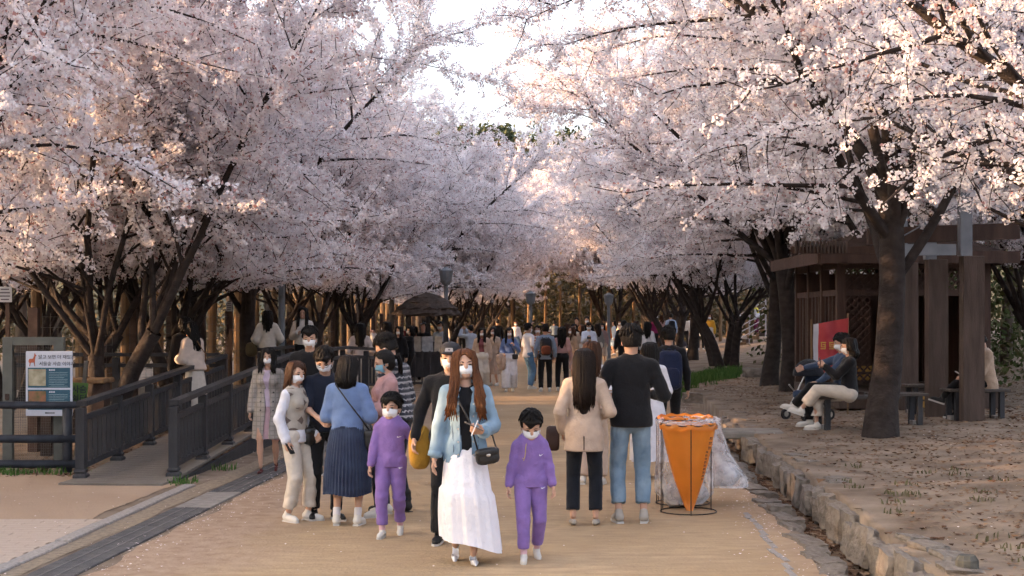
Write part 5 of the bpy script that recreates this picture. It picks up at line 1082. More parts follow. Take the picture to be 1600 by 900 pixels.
def backpack(P, label, m, m2=None, d=(.28, .15, .42), z=1.17):
    yb = P.front_y(0, z, P.last[0], True) - d[1] / 2 + .01; o = P.thing('backpack', label, 'backpack', P.up((0, yb, z))); v, f = soft_box(d, 4.5); obj_np('sack', v, f, m, o, True)
    v, f = soft_box((d[0] * .8, .06, d[2] * .5), 4); obj_np('front_pocket', v + np.array([0, -d[1] * .5, -d[2] * .18]), f, m2 or m, o, True)
    for sx in (-1, 1):
        pts = [np.array(P.up((sx * .07, yb + .05, z + d[2] * .40)))]
        for zz, xx in ((P.sz + .085, .085), (P.sz + .04, .095), (P.sz - .06, .105), (1.16, .125), (1.06, .15)): pts.append(P.up((sx * xx, (P.front_y(sx * xx, min(zz, P.sz + .02), P.last[0]) + .008) if zz < P.sz + .08 else .0, zz)))
        pts.append(P.up((sx * .13, yb + .06, z - d[2] * .4))); V, F = tube_np(np.array(pts) - P.up((0, yb, z)), .018, 6); obj_np('shoulder_strap', V, F, m, o, True)
    h_, f_ = tube_np([(-.03, .05, d[2] * .47), (-.02, .05, d[2] * .55), (.02, .05, d[2] * .55), (.03, .05, d[2] * .47)], .007, 5); obj_np('grab_loop', h_, f_, m, o, True); return o
def phone(P, sd, label, up=(0, .2, 1), m=None, off=(0, .03, .05), size=(.075, .010, .155), group=None):
    w = P.wrist[sd] + np.array(off); o = P.thing('phone', label, 'phone', w, group); b = MB(); b.box((0, 0, 0), size, bev=.004); u = Vector(up).normalized(); x = b.build('case', m or BLACKSH, o); x.rotation_euler = u.to_track_quat('Z', 'Y').to_euler(); b = MB(); b.box((-size[0] * .25, size[1] * .5 + .002, size[2] * .36), (.022, .004, .03), bev=.001); b.build('camera_lens', BLACKSH, x); return o

# 1 woman in the denim jacket
w = Person('woman in pale denim jacket and long white skirt walking towards the camera', 727, 879, 1.61, 184, 'f', 'stride', armR=(.255, .03, .78), armL=(-.13, .25, 1.06), head=(4, 5, 2), det=2, seed=1, group=GP)
w.body(curl=(.35, .9), hk=({}, dict(fdir=(.75, .45, .1), pn=(-.2, -.8, .6)))); w.mask(); w.hair('long', 'auburn', .43, front=True, part=.0, n=300, vol=.50, wavy=.022, fy=.155)
w.top(BLACK, 'shirt', e=.006, hem=.765, sleeve=.96, fold=.002, hipw=.004); sk = w.skirt(C_((.80, .78, .83), 'white_cotton', var=.03), 1.0, .155, .128, .215, 13, .012, tier=.50, sway=(-.05, .03), skew=.06, nr=26, knee=.05)
j = w.top(DENIM, 'denim_jacket', e=.022, hem=.80, sleeve=.93, wide=.012, fold=.006, open_w=(.042, .038, .062), hipw=-.002, ff=46)
for sx in (-1, 1):
    w.patch('pocket_flap', [(sx * .070, 1.245), (sx * .150, 1.240), (sx * .150, 1.205), (sx * .112, 1.185), (sx * .070, 1.208)], mat('denim_dark', (.13, .21, .30), scale=9), .012, .010, j)
    w.strip('collar', [(sx * .058, 1.405), (sx * .085, 1.36), (sx * .075, 1.315)], .05, DENIM, .016, j, .014); w.strip('placket', [(sx * .066, 1.30), (sx * .058, 1.10), (sx * .058, .815)], .022, DENIM, .010, j)
    w.strip('waistband', [(sx * .052, .822), (sx * .110, .822), (sx * .158, .822)], .038, DENIM, .010, j); w.strip('seam', [(sx * .115, 1.18), (sx * .102, 1.02), (sx * .092, .84)], .007, mat('seam_thread', (.08, .13, .19), bump=0), .004, j)
    for z in (1.27, 1.17, 1.07, .97, .87): w.patch('button', [(sx * .060 + .007 * math.cos(a), z + .007 * math.sin(a)) for a in np.arange(8) * .785], METAL, .015, .005, j)
    d = w.wrist[sx] - w.elbow[sx]; c0 = w.elbow[sx] + d * .80; w.put('turned_cuff', tube_np([c0, c0 + d * .03, c0 + d * .17, c0 + d * .19], [.054, .058, .060, .050], 14), DENIM, j)
w.shoes(SILVER, 'flat')
bag_box(w, 'quilted_handbag', 'small black quilted shoulder bag at the denim jacket woman\'s hip', (-.165, .20, .865), (.19, .075, .13), LEATHER, rz=12, strap=[(-.09, .20, .91), (-.03, .195, 1.13), (.05, .165, 1.28), (.10, .08, 1.40), (.09, -.06, 1.41), (-.06, -.16, 1.2), (-.22, -.03, 1.0), (-.24, .19, .91)], clasp=True, tilt=8)
ph = phone(w, -1, 'phone with white grip strap in the denim jacket woman\'s hand', (.85, .05, .42), mat('phone_grey', (.16, .13, .11), rough=.4), (.075, .045, .045)); m_ = MB(); m_.bar((.02, .03, -.07), (-.03, .035, .05), .018, .008); m_.build('grip_strap', WPRINT, ph)

# 2, 3 the boys in purple
def boy(label, px, feet, H, rz, pose, aR, aL, hd, seed, hz):
    b = Person(label, px, feet, H, rz, 'm', pose, armR=aR, armL=aL, head=hd, det=2, seed=seed, child=True, width=1.0, group=GP); b.body(curl=(.45, .45)); b.mask(); b.hair('short', 'black', fringe=True)
    t = b.top(PURPLE, 'sweatshirt', e=.026, hem=.83, sleeve=.95, wide=.010, fold=.009, ff=34); b.ribs(PURPLE, .83, .026, .01, t); sw = [(-.0, 0), (.010, -.008), (.028, -.004), (.060, .016), (.030, .003), (.014, .001), (.006, .010)]
    b.patch('chest_logo', [(-.085 - x, 1.185 + z) for x, z in sw], WPRINT, .012, .004, t); tr = b.trousers(PURPLE, e=.020, cuff=.155, thigh=.012, knee=.012, hemr=.014, waist=.98, fold=.009)
    V = np.array([b.hip[-1] * .82 + b.knee[-1] * .18 + np.array([-.02 - x * .8, .112, z * .8]) for x, z in sw]); b.put('thigh_logo', (np.concatenate([V, V - np.array([0, .03, 0])]), [list(range(7)), list(range(7, 14))[::-1]] + [[i, (i + 1) % 7, 7 + (i + 1) % 7, 7 + i] for i in range(7)]), WPRINT, tr, False)
    b.shoes(SNEAK, 'sneaker', sock=C_((.62, .40, .45), 'pink_sock')); return b
boy('boy in purple tracksuit holding the hand of the man in black', 611, 838, 1.21, 176, 'step', (.25, .12, .72), (-.34, .02, .96), (-8, 4, 0), 3, 0)
b2 = boy('boy in purple tracksuit walking with his head bowed', 829, 876, 1.155, 184, 'step', (.27, .04, .72), (-.27, .06, .72), (0, -24, 0), 4, 0)
o = b2.thing('sunglasses_cord', 'thin yellow cord hanging at the bowed boy\'s chest', 'cord', (0.06, .17, 1.22)); V, F = tube_np([(0, -.02, .1), (.012, .02, .03), (.02, .045, -.04), (.035, .05, -.085), (.045, .045, -.05)], .005, 5); obj_np('loop', V, F, mat('cord_yellow', (.45, .33, .08)), o, True)

# 4 man in black behind her, with the mustard bag
m = Person('man in black jacket and dark cap behind the denim jacket woman', 704, 846, 1.64, 176, 'm', 'step', armR=(.30, .05, .88), armL='hang', head=(0, -4, 0), det=2, seed=5, group=GP)
m.body(); m.mask(); m.hair('cap', 'black'); m.top(BLACK, 'jacket', e=.026, hem=.84, fold=.008); m.trousers(BLACK, e=.018, hemr=.02); m.shoes(BLACKSH)
m.put('cap', joinm([sdf_build([('e', m.h((0, -.008, .165)), np.array((.094, .108, .075)) * m.hs, m.hR), ('c', m.h((-.045, .10, .148)), m.h((.045, .10, .148)), .022, .022, (1, 1.9, .4))], .012, .015, lambda P, S: np.maximum(S, .140 - ((P - m.hp) @ m.hR)[..., 2] / m.hs))]), mat('cap_black', (.02, .02, .024), rough=.7))
m.put('cap_badge', (np.array([m.h(p) for p in ((-.035, .101, .165), (.035, .101, .165), (.03, .092, .195), (-.03, .092, .195))]), [[0, 1, 2, 3]]), mat('badge', (.3, .3, .32), bump=0), None, False)
bag_box(m, 'mustard_bag', 'mustard yellow backpack carried low beside the man in black', (.27, -.04, .80), (.19, .15, .38), C_((.42, .23, .035), 'mustard_cloth'), rz=20, flap=False, pw=3.2, strap=[(.27, .0, 1.0), (.29, .03, .90), (.26, .06, .86), (.22, .02, .98)])

# 5 woman with the argyle vest
a = Person('woman in argyle vest, white shirt and cream trousers facing right', 462, 814, 1.45, 242, 'f', 'relax', armR=(.20, .02, .86), armL=(-.12, .17, .92), head=(-18, -6, 0), det=2, seed=6, group=GP)
a.body(); a.mask(); a.hair('long', 'brown', .46, n=170); a.top(C_((.66, .67, .74), 'white_shirt'), 'shirt', e=.014, hem=.84, wide=.020, fold=.008, flare=.01); a.top(ARG, 'vest', e=.028, hem=.97, sleeve=0, fold=.004); a.trousers(CREAM, e=.020, cuff=.15, thigh=.006, knee=.014, hemr=.020, fold=.008); a.shoes(SNEAK); a.collar(MATS['white_shirt'])
bag_box(a, 'black_handbag', 'large black leather handbag on the argyle vest woman\'s arm', (-.17, .10, .90), (.33, .15, .21), LEATHER, rz=5, strap=[(-.30, .10, .99), (-.27, .08, 1.12), (-.22, .03, 1.22), (-.15, .10, 1.10), (-.06, .12, .99)], pw=3.5, clasp=True)
phone(a, 1, 'dark phone in the argyle vest woman\'s lowered hand', (0, .5, -.8), None, (0, .05, -.06))
# 6 man in black T-shirt with glasses
p = Person('man in black T-shirt and glasses looking down in the huddle', 508, 811, 1.58, 198, 'm', 'relax', armR=(.10, .28, 1.0), armL=(-.06, .28, 1.02), head=(-20, -28, 0), det=2, seed=7, width=.97, group=GP)
p.body(); p.mask(); p.hair('short', 'black', fringe=True); p.top(NAVY, 'shirt', e=.018, hem=.86, sleeve=.42, wide=.02, fold=.008); p.trousers(BLACK, e=.014, hemr=.012); p.shoes(BLACKSH); p.collar(NAVY, .064, .012)
for sx in (-1, 1): p.put('spectacles', tube_np([p.h((sx * .031 + .021 * math.cos(t), .098 - .01 * abs(math.cos(t)), .106 + .018 * math.sin(t))) for t in np.linspace(0, 6.283, 13)], .0022, 5), BLACKSH)
# 7 woman in blue sweater and pleated skirt
q = Person('woman in blue sweater and navy pleated skirt seen from behind', 543, 821, 1.51, -6, 'f', 'stand', armR=(.13, .24, 1.08), armL=(-.10, .25, 1.10), head=(0, -16, 0), det=2, seed=8, group=GP)
q.body(); q.hair('bob', 'black', .19, n=170); q.top(BLUEK, 'sweater', e=.030, hem=.94, wide=.028, fold=.008, hipw=-.012); q.skirt(C_((.022, .030, .060), 'navy_pleats', col2=(.045, .06, .105), scale=6), 1.0, .32, .150, .235, 40, .011, sharp=True); q.shoes(SNEAK, sock=SOCK)
bag_box(q, 'crossbody_bag', 'thin black crossbody bag on the blue sweater woman\'s hip', (.235, -.02, .86), (.13, .09, .20), LEATHER, strap=[(.23, -.03, .95), (.17, -.16, 1.08), (.05, -.185, 1.24), (-.08, -.14, 1.40), (-.10, -.02, 1.44), (-.04, .15, 1.36), (.15, .20, 1.1), (.24, .04, .95)])
# 8 pink knit, 9 patterned knit
k = Person('woman in pink knit with ponytail and blue mask facing left', 604, 806, 1.55, 108, 'f', 'relax', armR=(.10, .27, 1.17), armL=(-.02, .27, 1.12), head=(0, -14, 0), det=2, seed=9, group=GP)
k.body(); k.mask(MASKB); k.hair('pony', 'black', .16); k.top(PINKK, 'sweater', e=.030, hem=.88, wide=.018, fold=.008); k.top(WHITEC, 'collar_shirt', e=.012, hem=1.3, sleeve=0, fold=.001); k.trousers(NAVY, e=.014); k.shoes(SNEAK)
f = Person('man in black and white patterned knit with his back turned', 622, 802, 1.70, 62, 'm', 'relax', armR=(.12, .22, 1.05), armL=(-.2, .12, .95), lean=9, head=(12, -18, 0), det=2, seed=10, group=GP)
f.body(); f.mask(); f.hair('short', 'black'); f.top(FAIR, 'sweater', e=.028, hem=.86, wide=.014, fold=.008); f.trousers(C_((.018, .022, .035), 'dark_jeans'), e=.014, hemr=.012); f.shoes(BLACKSH, 'boot', BLACKSH)
# 10 black shirt man, 11 trench coat woman
n = Person('tall man in black shirt and white mask behind the huddle', 484, 742, 1.73, 182, 'm', 'stand', head=(0, -6, 0), det=1, seed=11, group=GP); n.body(); n.mask(); n.hair('short', 'black', fringe=True); n.top(BLACK, 'shirt', e=.024, hem=.86, fold=.009); n.trousers(GREYP, e=.018, hemr=.015); n.shoes(BLACKSH); n.collar(BLACK, .070)
t = Person('woman in grey check trench coat walking beside the ramp', 419, 739, 1.48, 182, 'f', 'step', armR=(.235, .02, .84), det=1, seed=12, group=GP); t.vb = .014; t.body(); t.mask(); t.hair('long', 'black', .22, front=True); t.top(C_((.52, .42, .52), 'lilac_shirt'), 'shirt', e=.008, hem=.9, fold=.003); t.skirt(C_((.50, .34, .38), 'pink_skirt'), 1.0, .46, .12, .17, 8, .004)
tc_ = t.top(CHECK, 'trench_coat', e=.028, hem=.47, flare=.05, wide=.012, fold=.009, open_w=(.035, .03, .055))
for sx in (-1, 1): t.strip('lapel', [(sx * .06, 1.39), (sx * .085, 1.30), (sx * .045, 1.14)], .06, CHECK, .014, tc_, .010)
for sx in (-1, 1):
    for z in (1.10, .98, .86): t.patch('button', [(sx * .085 + .011 * math.cos(u_), z + .011 * math.sin(u_)) for u_ in np.arange(8) * .785], BLACKSH, .012, .006, tc_)
t.shoes(mat('red_shoe', (.10, .02, .02), rough=.4), 'flat')

# 12, 13 the couple from behind
g = Person('woman in beige blazer with long dark hair seen from behind', 913, 821, 1.57, -4, 'f', 'stand', armR=(.15, .16, 1.05), armL=(-.215, .06, .90), det=2, seed=13, group=GP)
g.body(); g.hair('long', 'dark', .47, n=200); jk = g.top(BEIGE, 'blazer', e=.026, hem=.72, flare=.018, wide=.008, fold=.007); g.trousers(C_((.012, .014, .02), 'black_trousers'), e=.014, cuff=.15, knee=.006, hemr=.020); g.shoes(TANSH, 'flat'); g.collar(BEIGE)
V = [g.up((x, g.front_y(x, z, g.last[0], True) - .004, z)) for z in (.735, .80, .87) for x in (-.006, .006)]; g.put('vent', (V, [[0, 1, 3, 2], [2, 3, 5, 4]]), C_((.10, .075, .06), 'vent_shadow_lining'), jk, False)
bag_box(g, 'brown_clutch', 'dark brown flat handbag held left of the beige blazer', (-.305, .06, .83), (.13, .06, .24), mat('dark_brown_leather', (.035, .016, .012), rough=.4), flap=False, pw=6, strap=[(-.27, .06, .95), (-.24, .06, .93), (-.225, .07, .90)])
h = Person('man in black blazer and light jeans seen from behind', 986, 817, 1.77, 2, 'm', 'stand', armR=(.20, .20, 1.10), armL=(-.20, .18, 1.08), det=2, seed=14, width=1.03, group=GP)
h.body(); h.hair('short', 'black'); h.top(BLACK, 'blazer', e=.028, hem=.83, fold=.007, flare=.006); h.trousers(JEANS, e=.012, cuff=.17, knee=.010, hemr=.020, fold=.008); h.shoes(TANSH); h.collar(BLACK, .070, .034)

# 14-16 just beyond the couple
x = Person('woman with long black hair and white skirt beyond the black blazer', 1016, 747, 1.56, -8, 'f', 'stand', armR=(.12, .22, 1.1), det=1, seed=15, group=GP); x.body(); x.hair('long', 'black', .40); x.top(WHITEC, 'blouse', e=.022, hem=.95, fold=.008); x.skirt(C_((.66, .66, .72), 'white_skirt'), 1.02, .22, .13, .25, 12, .014); x.shoes(mat('tan_boot', (.16, .08, .045), rough=.6), 'boot', BLACKSH)
o = x.thing('yellow_folder', 'yellow paper folder held beyond the black blazer\'s elbow', 'folder', (.17, .10, 1.17)); m_ = MB(); m_.box((0, 0, 0), (.02, .16, .22), rx=.3); m_.build('cover', mat('folder_yellow', (.55, .36, .08)), o); m_ = MB(); m_.box((.013, 0, .01), (.004, .14, .20), rx=.3); m_.build('paper', WPRINT, o)
y_ = Person('man in dark suit with a navy backpack walking away', 1045, 708, 1.72, -4, 'm', 'step', det=1, seed=16, group=GP); y_.body(); y_.hair('short', 'black'); y_.top(BLACK, 'suit_jacket', e=.026, hem=.82, fold=.007); y_.trousers(BLACK, e=.014); y_.shoes(BLACKSH); y_.collar(BLACK, .070); backpack(y_, 'navy backpack on the dark suited man right of the couple', C_((.014, .02, .05), 'navy_nylon'), d=(.34, .19, .52), z=1.12)
r_ = Person('woman with reddish brown hair and white top past the beige blazer', 925, 757, 1.58, -10, 'f', 'stand', det=1, seed=17, group=GP); r_.body(); r_.hair('long', 'brown', .34); r_.top(WHITEC, 'blouse', e=.026, hem=.95); r_.trousers(BEIGE, e=.02, knee=.02, hemr=.03); r_.shoes(SNEAK)

# ------------------------------------------------------------------ the crowd further along
def quick(label, px, feet, H, rz, sex, hair, top, bottom, pose='stand', aR='hang', aL='hang', mask=True, det=1, head=(0, 0, 0), z=0.0, Y=None, e=.022, hem=.92, slv=.96, shoe=None, seed=0, over=None, lean=0, wide=.01, seat=None, grp=GP, hemr=.01):
    p = Person(label, px, feet, H, rz, sex, pose, armR=aR, armL=aL, head=head, det=det, z=z, Y=Y, seed=seed, lean=lean, seat=seat, group=grp); p.body()
    if mask: p.mask(MASKM)
    p.hair(hair[0], hair[1], hair[2] if len(hair) > 2 else .2, **(hair[3] if len(hair) > 3 else {})); 
    if bottom[0] == 'skirt': p.skirt(bottom[1], 1.02, bottom[2] if len(bottom) > 2 else .4, .13, bottom[3] if len(bottom) > 3 else .2, 12, .010)
    else: p.trousers(bottom[1], e=.016 + (bottom[2] if len(bottom) > 2 else 0), knee=(bottom[2] if len(bottom) > 2 else 0), hemr=(bottom[2] * 1.6 if len(bottom) > 2 else hemr))
    p.top(top, 'top', e=e, hem=hem, sleeve=slv, wide=wide, fold=.007)
    if over is not None: p.top(over[0], 'overcoat', e=e + .02, hem=over[1], wide=.02, fold=.008, open_w=(.07, .06, .07))
    p.shoes(shoe or SNEAK); return p
FR = {'front': True}
c1 = quick('woman in maroon top, beige cardigan and white wide trousers', 753, 607, 1.56, 178, 'f', ('long', 'black', .36, FR), C_((.22, .075, .085), 'maroon_knit'), ('trousers', IVORY, .035), 'step', over=(BEIGE, .62), seed=21)
quick('woman with black hair half hidden behind the beige cardigan', 771, 603, 1.58, 150, 'f', ('long', 'black', .35, FR), BEIGE, ('skirt', C_((.40, .30, .24), 'sand_skirt'), .35, .2), seed=22)
c3 = quick('woman in blue top and white wide trousers carrying a beige coat', 796, 612, 1.58, 180, 'f', ('long', 'black', .34, FR), C_((.13, .20, .40), 'blue_top'), ('trousers', WHITEC, .032), 'step', aR=(.16, .20, 1.0), aL='strap', seed=23, hem=.98)
o = c3.thing('folded_coat', 'beige coat draped over the blue top woman\'s arm', 'coat', c3.wrist[1] + np.array((.04, 0, -.20))); v, f_ = soft_box((.22, .16, .46), 3); r5 = folds(4, .02, 30); obj_np('drape', v * (1 + r5(v)[:, None] * 6), f_, BEIGE, o, True); v, f_ = soft_box((.16, .22, .30), 3); obj_np('sleeve', v + np.array((.08, .02, .06)), f_, BEIGE, o, True)
bag_box(c3, 'dark_shoulder_bag', 'small dark bag at the blue top woman\'s hip', (-.15, .12, .93), (.16, .08, .14), LEATHER, strap=[(-.15, .13, .99), (-.05, .16, 1.2), (.10, .05, 1.41)])
c4 = quick('man in white T-shirt and blue jeans standing sideways', 826, 608, 1.68, -60, 'm', ('short', 'black'), WHITEC, ('trousers', C_((.10, .20, .34), 'mid_jeans'), .01), 'relax', slv=.42, hem=.82, seed=24, e=.03)
c5 = quick('person in red striped jersey raising a phone overhead', 840, 600, 1.60, 180, 'm', ('short', 'black'), STRIPE, ('trousers', C_((.22, .12, .05), 'rust_trousers'), .01), aR='up', aL='up', head=(0, 12, 0), seed=25); phone(c5, 1, 'phone held up by the person in the striped jersey', (1, 0, .1), None, (-.16, .05, .06))
c6 = quick('man in grey-blue shirt and black trousers seen from behind', 852, 612, 1.66, 3, 'm', ('short', 'black'), C_((.22, .28, .38), 'chambray'), ('trousers', BLACK, .006), 'stand', hem=.82, slv=.9, seed=26); backpack(c6, 'brown and black backpack worn by the man in grey-blue shirt', C_((.02, .022, .03), 'black_nylon'), C_((.12, .04, .025), 'rust_nylon'), (.30, .17, .44), 1.14)
quick('woman with curly black hair, pink top and black trousers from behind', 878, 611, 1.60, -4, 'f', ('long', 'black', .40), C_((.44, .27, .26), 'rose_top'), ('trousers', BLACK, .006), mask=False, hem=1.0, seed=27)
c8 = quick('woman in tan cardigan with white hairband looking left', 893, 603, 1.60, 130, 'f', ('long', 'brown', .3, FR), C_((.36, .25, .17), 'tan_knit'), ('skirt', C_((.36, .26, .24), 'taupe_skirt'), .5, .18), seed=28); bag_box(c8, 'brown_shoulder_bag', 'brown shoulder bag hanging from the tan cardigan woman', (.24, .03, .85), (.2, .1, .24), BRONZE, strap=[(.23, .03, .95), (.18, .03, 1.36)])
c9 = quick('man in white shirt holding a camera at his chest', 920, 586, 1.66, 178, 'm', ('short', 'black', .2, {'fringe': True}), C_((.62, .66, .76), 'pale_shirt'), ('trousers', BLACK), aR=(.06, .26, 1.22), aL=(-.08, .24, 1.14), seed=29, e=.03, wide=.02)
o = c9.thing('camera', 'black camera in the hands of the man in white shirt', 'camera', (0, .30, 1.22)); m_ = MB(); m_.box((0, 0, 0), (.13, .06, .09), bev=.01); m_.build('camera_body', BLACKSH, o); m_ = MB(); m_.tube([(0, .02, 0), (0, .11, 0)], .035, 12); m_.build('lens', BLACKSH, o)
quick('woman in orange top and black trousers facing right', 948, 556, 1.68, 200, 'f', ('long', 'black', .3), C_((.50, .16, .03), 'orange_top'), ('trousers', BLACK), det=0, seed=30)
quick('woman in pale blue jacket beside the orange top', 959, 555, 1.66, 100, 'f', ('long', 'black', .3), C_((.45, .55, .68), 'pale_blue'), ('skirt', C_((.25, .36, .50), 'light_denim'), .45, .2), det=0, seed=31, mask=False)
quick('person in black with a face mask standing tallest behind the crowd', 917, 574, 1.86, 182, 'm', ('short', 'black'), BLACK, ('trousers', BLACK), det=0, seed=32)
quick('person in black hoodie left of the tallest one in the crowd', 901, 571, 1.82, 170, 'm', ('short', 'black'), BLACK, ('trousers', NAVY), det=0, seed=33, mask=False)
for i, (px, ft, H, rz, hc, tcol, lb) in enumerate([(886, 580, 1.62, 10, 'brown', CREAM, 'woman with light brown hair and cream top inside the crowd'), (897, 578, 1.60, 190, 'black', IVORY, 'woman in ivory coat inside the crowd left of the white shirt'), (934, 577, 1.60, 20, 'dark', GREYP, 'woman in grey with dark hair right of the white shirt'), (941, 572, 1.60, 160, 'black', C_((.30, .2, .2), 'dusty_rose'), 'woman in dusty rose behind the grey woman'), (908, 582, 1.58, 30, 'brown', BEIGE, 'woman in beige just left of the white shirt')]):
    quick(lb, px, ft, H, rz, 'f', ('long', hc, .32), tcol, ('skirt', BEIGE, .4, .2) if i % 2 else ('trousers', IVORY, .02), det=0, seed=40 + i, mask=rz > 90)
quick('man in black hooded jacket just left of the black blazer', 975, 590, 1.74, 5, 'm', ('short', 'black'), BLACK, ('trousers', BLACK), det=0, seed=46, mask=False, e=.035)
quick('woman with chestnut hair above the black blazer\'s shoulder', 994, 575, 1.70, 10, 'f', ('long', 'brown', .25), BLACK, ('trousers', BLACK), det=0, seed=47, mask=False)
quick('woman in white with black hair right of the black blazer', 1012, 590, 1.70, -20, 'f', ('long', 'black', .35), WHITEC, ('trousers', BLACK), det=0, seed=48, mask=False)
hd = quick('person in pale hoodie photographing beside the kiosk', 735, 592, 1.60, 40, 'm', ('short', 'black'), C_((.38, .42, .50), 'pale_hoodie'), ('trousers', GREYP), aR='photo', aL='photo', seed=49, mask=False, det=0, e=.035)
quick('man in dark jacket and jeans standing on the bank by the trunks', 777, 560, 1.74, 20, 'm', ('short', 'black'), BLACK, ('trousers', C_((.06, .09, .14), 'indigo')), det=0, seed=50, z=.0, mask=False)
for i, (px, Yv, rz, sx_, hc, tcol, bcol, lb) in enumerate([(706, 62, 175, 'f', 'black', IVORY, BEIGE, 'far walker in ivory left of the kiosk lamp post'), (722, 70, 10, 'm', 'black', GREYP, BLACK, 'far walker in grey seen between kiosk and hoodie'), (806, 66, 180, 'f', 'brown', WHITEC, JEANS, 'far walker in white top over the blue top woman'), (866, 72, 5, 'm', 'black', C_((.20, .25, .30), 'steel_blue'), BLACK, 'far walker in steel blue behind the backpack man'), (968, 74, 175, 'f', 'black', CREAM, GREYP, 'far walker in cream between orange top and black hood'), (1034, 70, 15, 'f', 'brown', C_((.45, .30, .30), 'salmon'), IVORY, 'far walker in salmon beside the magenta jacket')]):
    quick(lb, px, 0, 1.66, rz, sx_, ('long' if sx_ == 'f' else 'short', hc, .28), tcol, ('trousers', bcol, .008), Y=Yv, det=0, seed=90 + i, mask=rz > 90)
# left side, on and behind the boardwalk
l1 = quick('woman in loose white sweater seen from behind on the boardwalk', 418, 0, 1.56, 8, 'f', ('long', 'black', .34), IVORY, ('skirt', C_((.46, .42, .36), 'oat_skirt'), .3, .24), z=.42, Y=27.0, e=.045, wide=.03, mask=False, aR=(.2, .2, 1.05), aL=(-.2, .15, 1.0), seed=51)
bag_box(l1, 'olive_tote', 'olive cloth bag on the arm of the white sweater woman', (-.33, .05, .88), (.24, .12, .30), C_((.11, .085, .045), 'olive_cloth'), flap=False, pw=3, strap=[(-.30, .05, 1.0), (-.23, .04, 1.15), (-.26, .1, 1.0)])
l2 = quick('smiling woman in white turtleneck on the boardwalk', 473, 0, 1.62, 182, 'f', ('long', 'black', .40, FR), C_((.56, .53, .50), 'white_turtleneck'), ('trousers', BLACK), z=.42, Y=28.2, mask=False, aR=(.08, .2, 1.16), aL=(-.09, .2, 1.16), e=.034, wide=.02, seed=52); l2.mouth(); l2.put('collar', tube_np([l2.up((0, -.006, 1.37)), l2.up((0, 0, 1.44)), l2.up((0, .004, 1.462))], [.072, .060, .056], 14), MATS['white_turtleneck'])
l3 = quick('woman in cream jacket with long black hair leaning on the ramp', 305, 0, 1.52, 58, 'f', ('long', 'black', .38), C_((.56, .47, .41), 'cream_jacket'), ('skirt', IVORY, .15, .22), z=.27, Y=20.6, lean=10, mask=False, aR=(.10, .28, 1.18), aL=(-.08, .25, 1.12), e=.042, wide=.03, seed=53, hem=.88)
bag_box(l3, 'tan_purse', 'tan leather purse at the cream jacket woman\'s side', (.215, -.02, .93), (.17, .08, .12), BRONZE, rz=70, strap=[(.2, -.03, .98), (.10, -.14, 1.15), (-.06, -.10, 1.38)], clasp=False)
quick('person in black in front of the cream jacket on the ramp', 288, 0, 1.56, 40, 'f', ('bob', 'black', .14), BLACK, ('trousers', BLACK), z=.29, Y=21.2, mask=False, e=.035, seed=54)
quick('woman with long hair and pale pink top behind the railing end', 563, 0, 1.72, 5, 'f', ('long', 'black', .42), C_((.50, .44, .42), 'blush_top'), ('trousers', IVORY, .02), z=0, Y=30.6, e=.036, mask=False, aR=(.22, .12, 1.0), aL=(-.2, .2, 1.05), seed=55)
l6 = quick('woman with white sleeves photographing towards the left', 603, 0, 1.74, 80, 'f', ('long', 'black', .3, FR), C_((.55, .52, .50), 'pale_sleeves'), ('skirt', BLACK, .45, .2), z=0, Y=33.0, aR='phone_high', aL='phone_high', seed=56); phone(l6, 1, 'dark phone of the woman photographing towards the left', (0, .1, 1), None, (-.03, .05, .06))
quick('masked woman in black behind the photographing woman', 623, 0, 1.60, 170, 'f', ('long', 'black', .25, FR), BLACK, ('trousers', BLACK), z=0, Y=36.5, det=0, seed=57)
l8 = quick('woman in black raising her phone near the kiosk', 641, 0, 1.62, 100, 'f', ('bob', 'black', .16), BLACK, ('trousers', BLACK), z=0, Y=36.8, det=0, aR='photo', aL='photo', seed=58)
l9 = quick('man in dark red sweater photographing in front of the kiosk', 647, 600, 1.58, 78, 'm', ('short', 'black'), C_((.15, .022, .025), 'dark_red_knit'), ('trousers', C_((.20, .17, .16), 'taupe_trousers'), .008), aR='photo', aL='phone_high', seed=59, e=.028); backpack(l9, 'slate blue backpack worn by the man in dark red sweater', C_((.05, .07, .10), 'slate_nylon'), None, (.30, .18, .46), 1.14)
quick('person in black inside the kiosk roof shade', 661, 0, 1.70, 170, 'm', ('short', 'black'), BLACK, ('trousers', BLACK), Y=39.4, z=0, det=0, seed=60, mask=False)
quick('person in pale blue shirt at the right side of the kiosk', 688, 0, 1.72, 150, 'm', ('short', 'black'), C_((.38, .46, .60), 'sky_shirt'), ('trousers', BLACK), Y=39.0, z=0, det=0, seed=61)
# far right
q1 = quick('person in magenta jacket and white hat far along the path', 1023, 0, 1.64, 20, 'f', ('short', 'black'), C_((.26, .025, .10), 'magenta'), ('trousers', BLACK), Y=58, z=.12, det=0, seed=62, mask=False); q1.put('sun_hat', joinm([sdf_build([('e', q1.h((0, -.01, .18)), (.10, .11, .08), q1.hR), ('c', q1.h((0, -.01, .155)), q1.h((0, -.01, .165)), .15, .14, (1, 1, .12))], .018, .01)]), WHITEC)
q2 = quick('man in light blue shirt with black backpack far along the path', 1048, 0, 1.72, 10, 'm', ('short', 'black'), C_((.34, .44, .62), 'light_blue'), ('trousers', BLACK), Y=62, z=.1, det=0, seed=63, mask=False); backpack(q2, 'black backpack on the man in light blue shirt', C_((.012, .014, .02), 'jet_nylon'))
quick('woman in white blouse and black vest far right', 1070, 0, 1.62, 175, 'f', ('long', 'black', .3), IVORY, ('trousers', BLACK), Y=66, z=.1, det=0, seed=64)
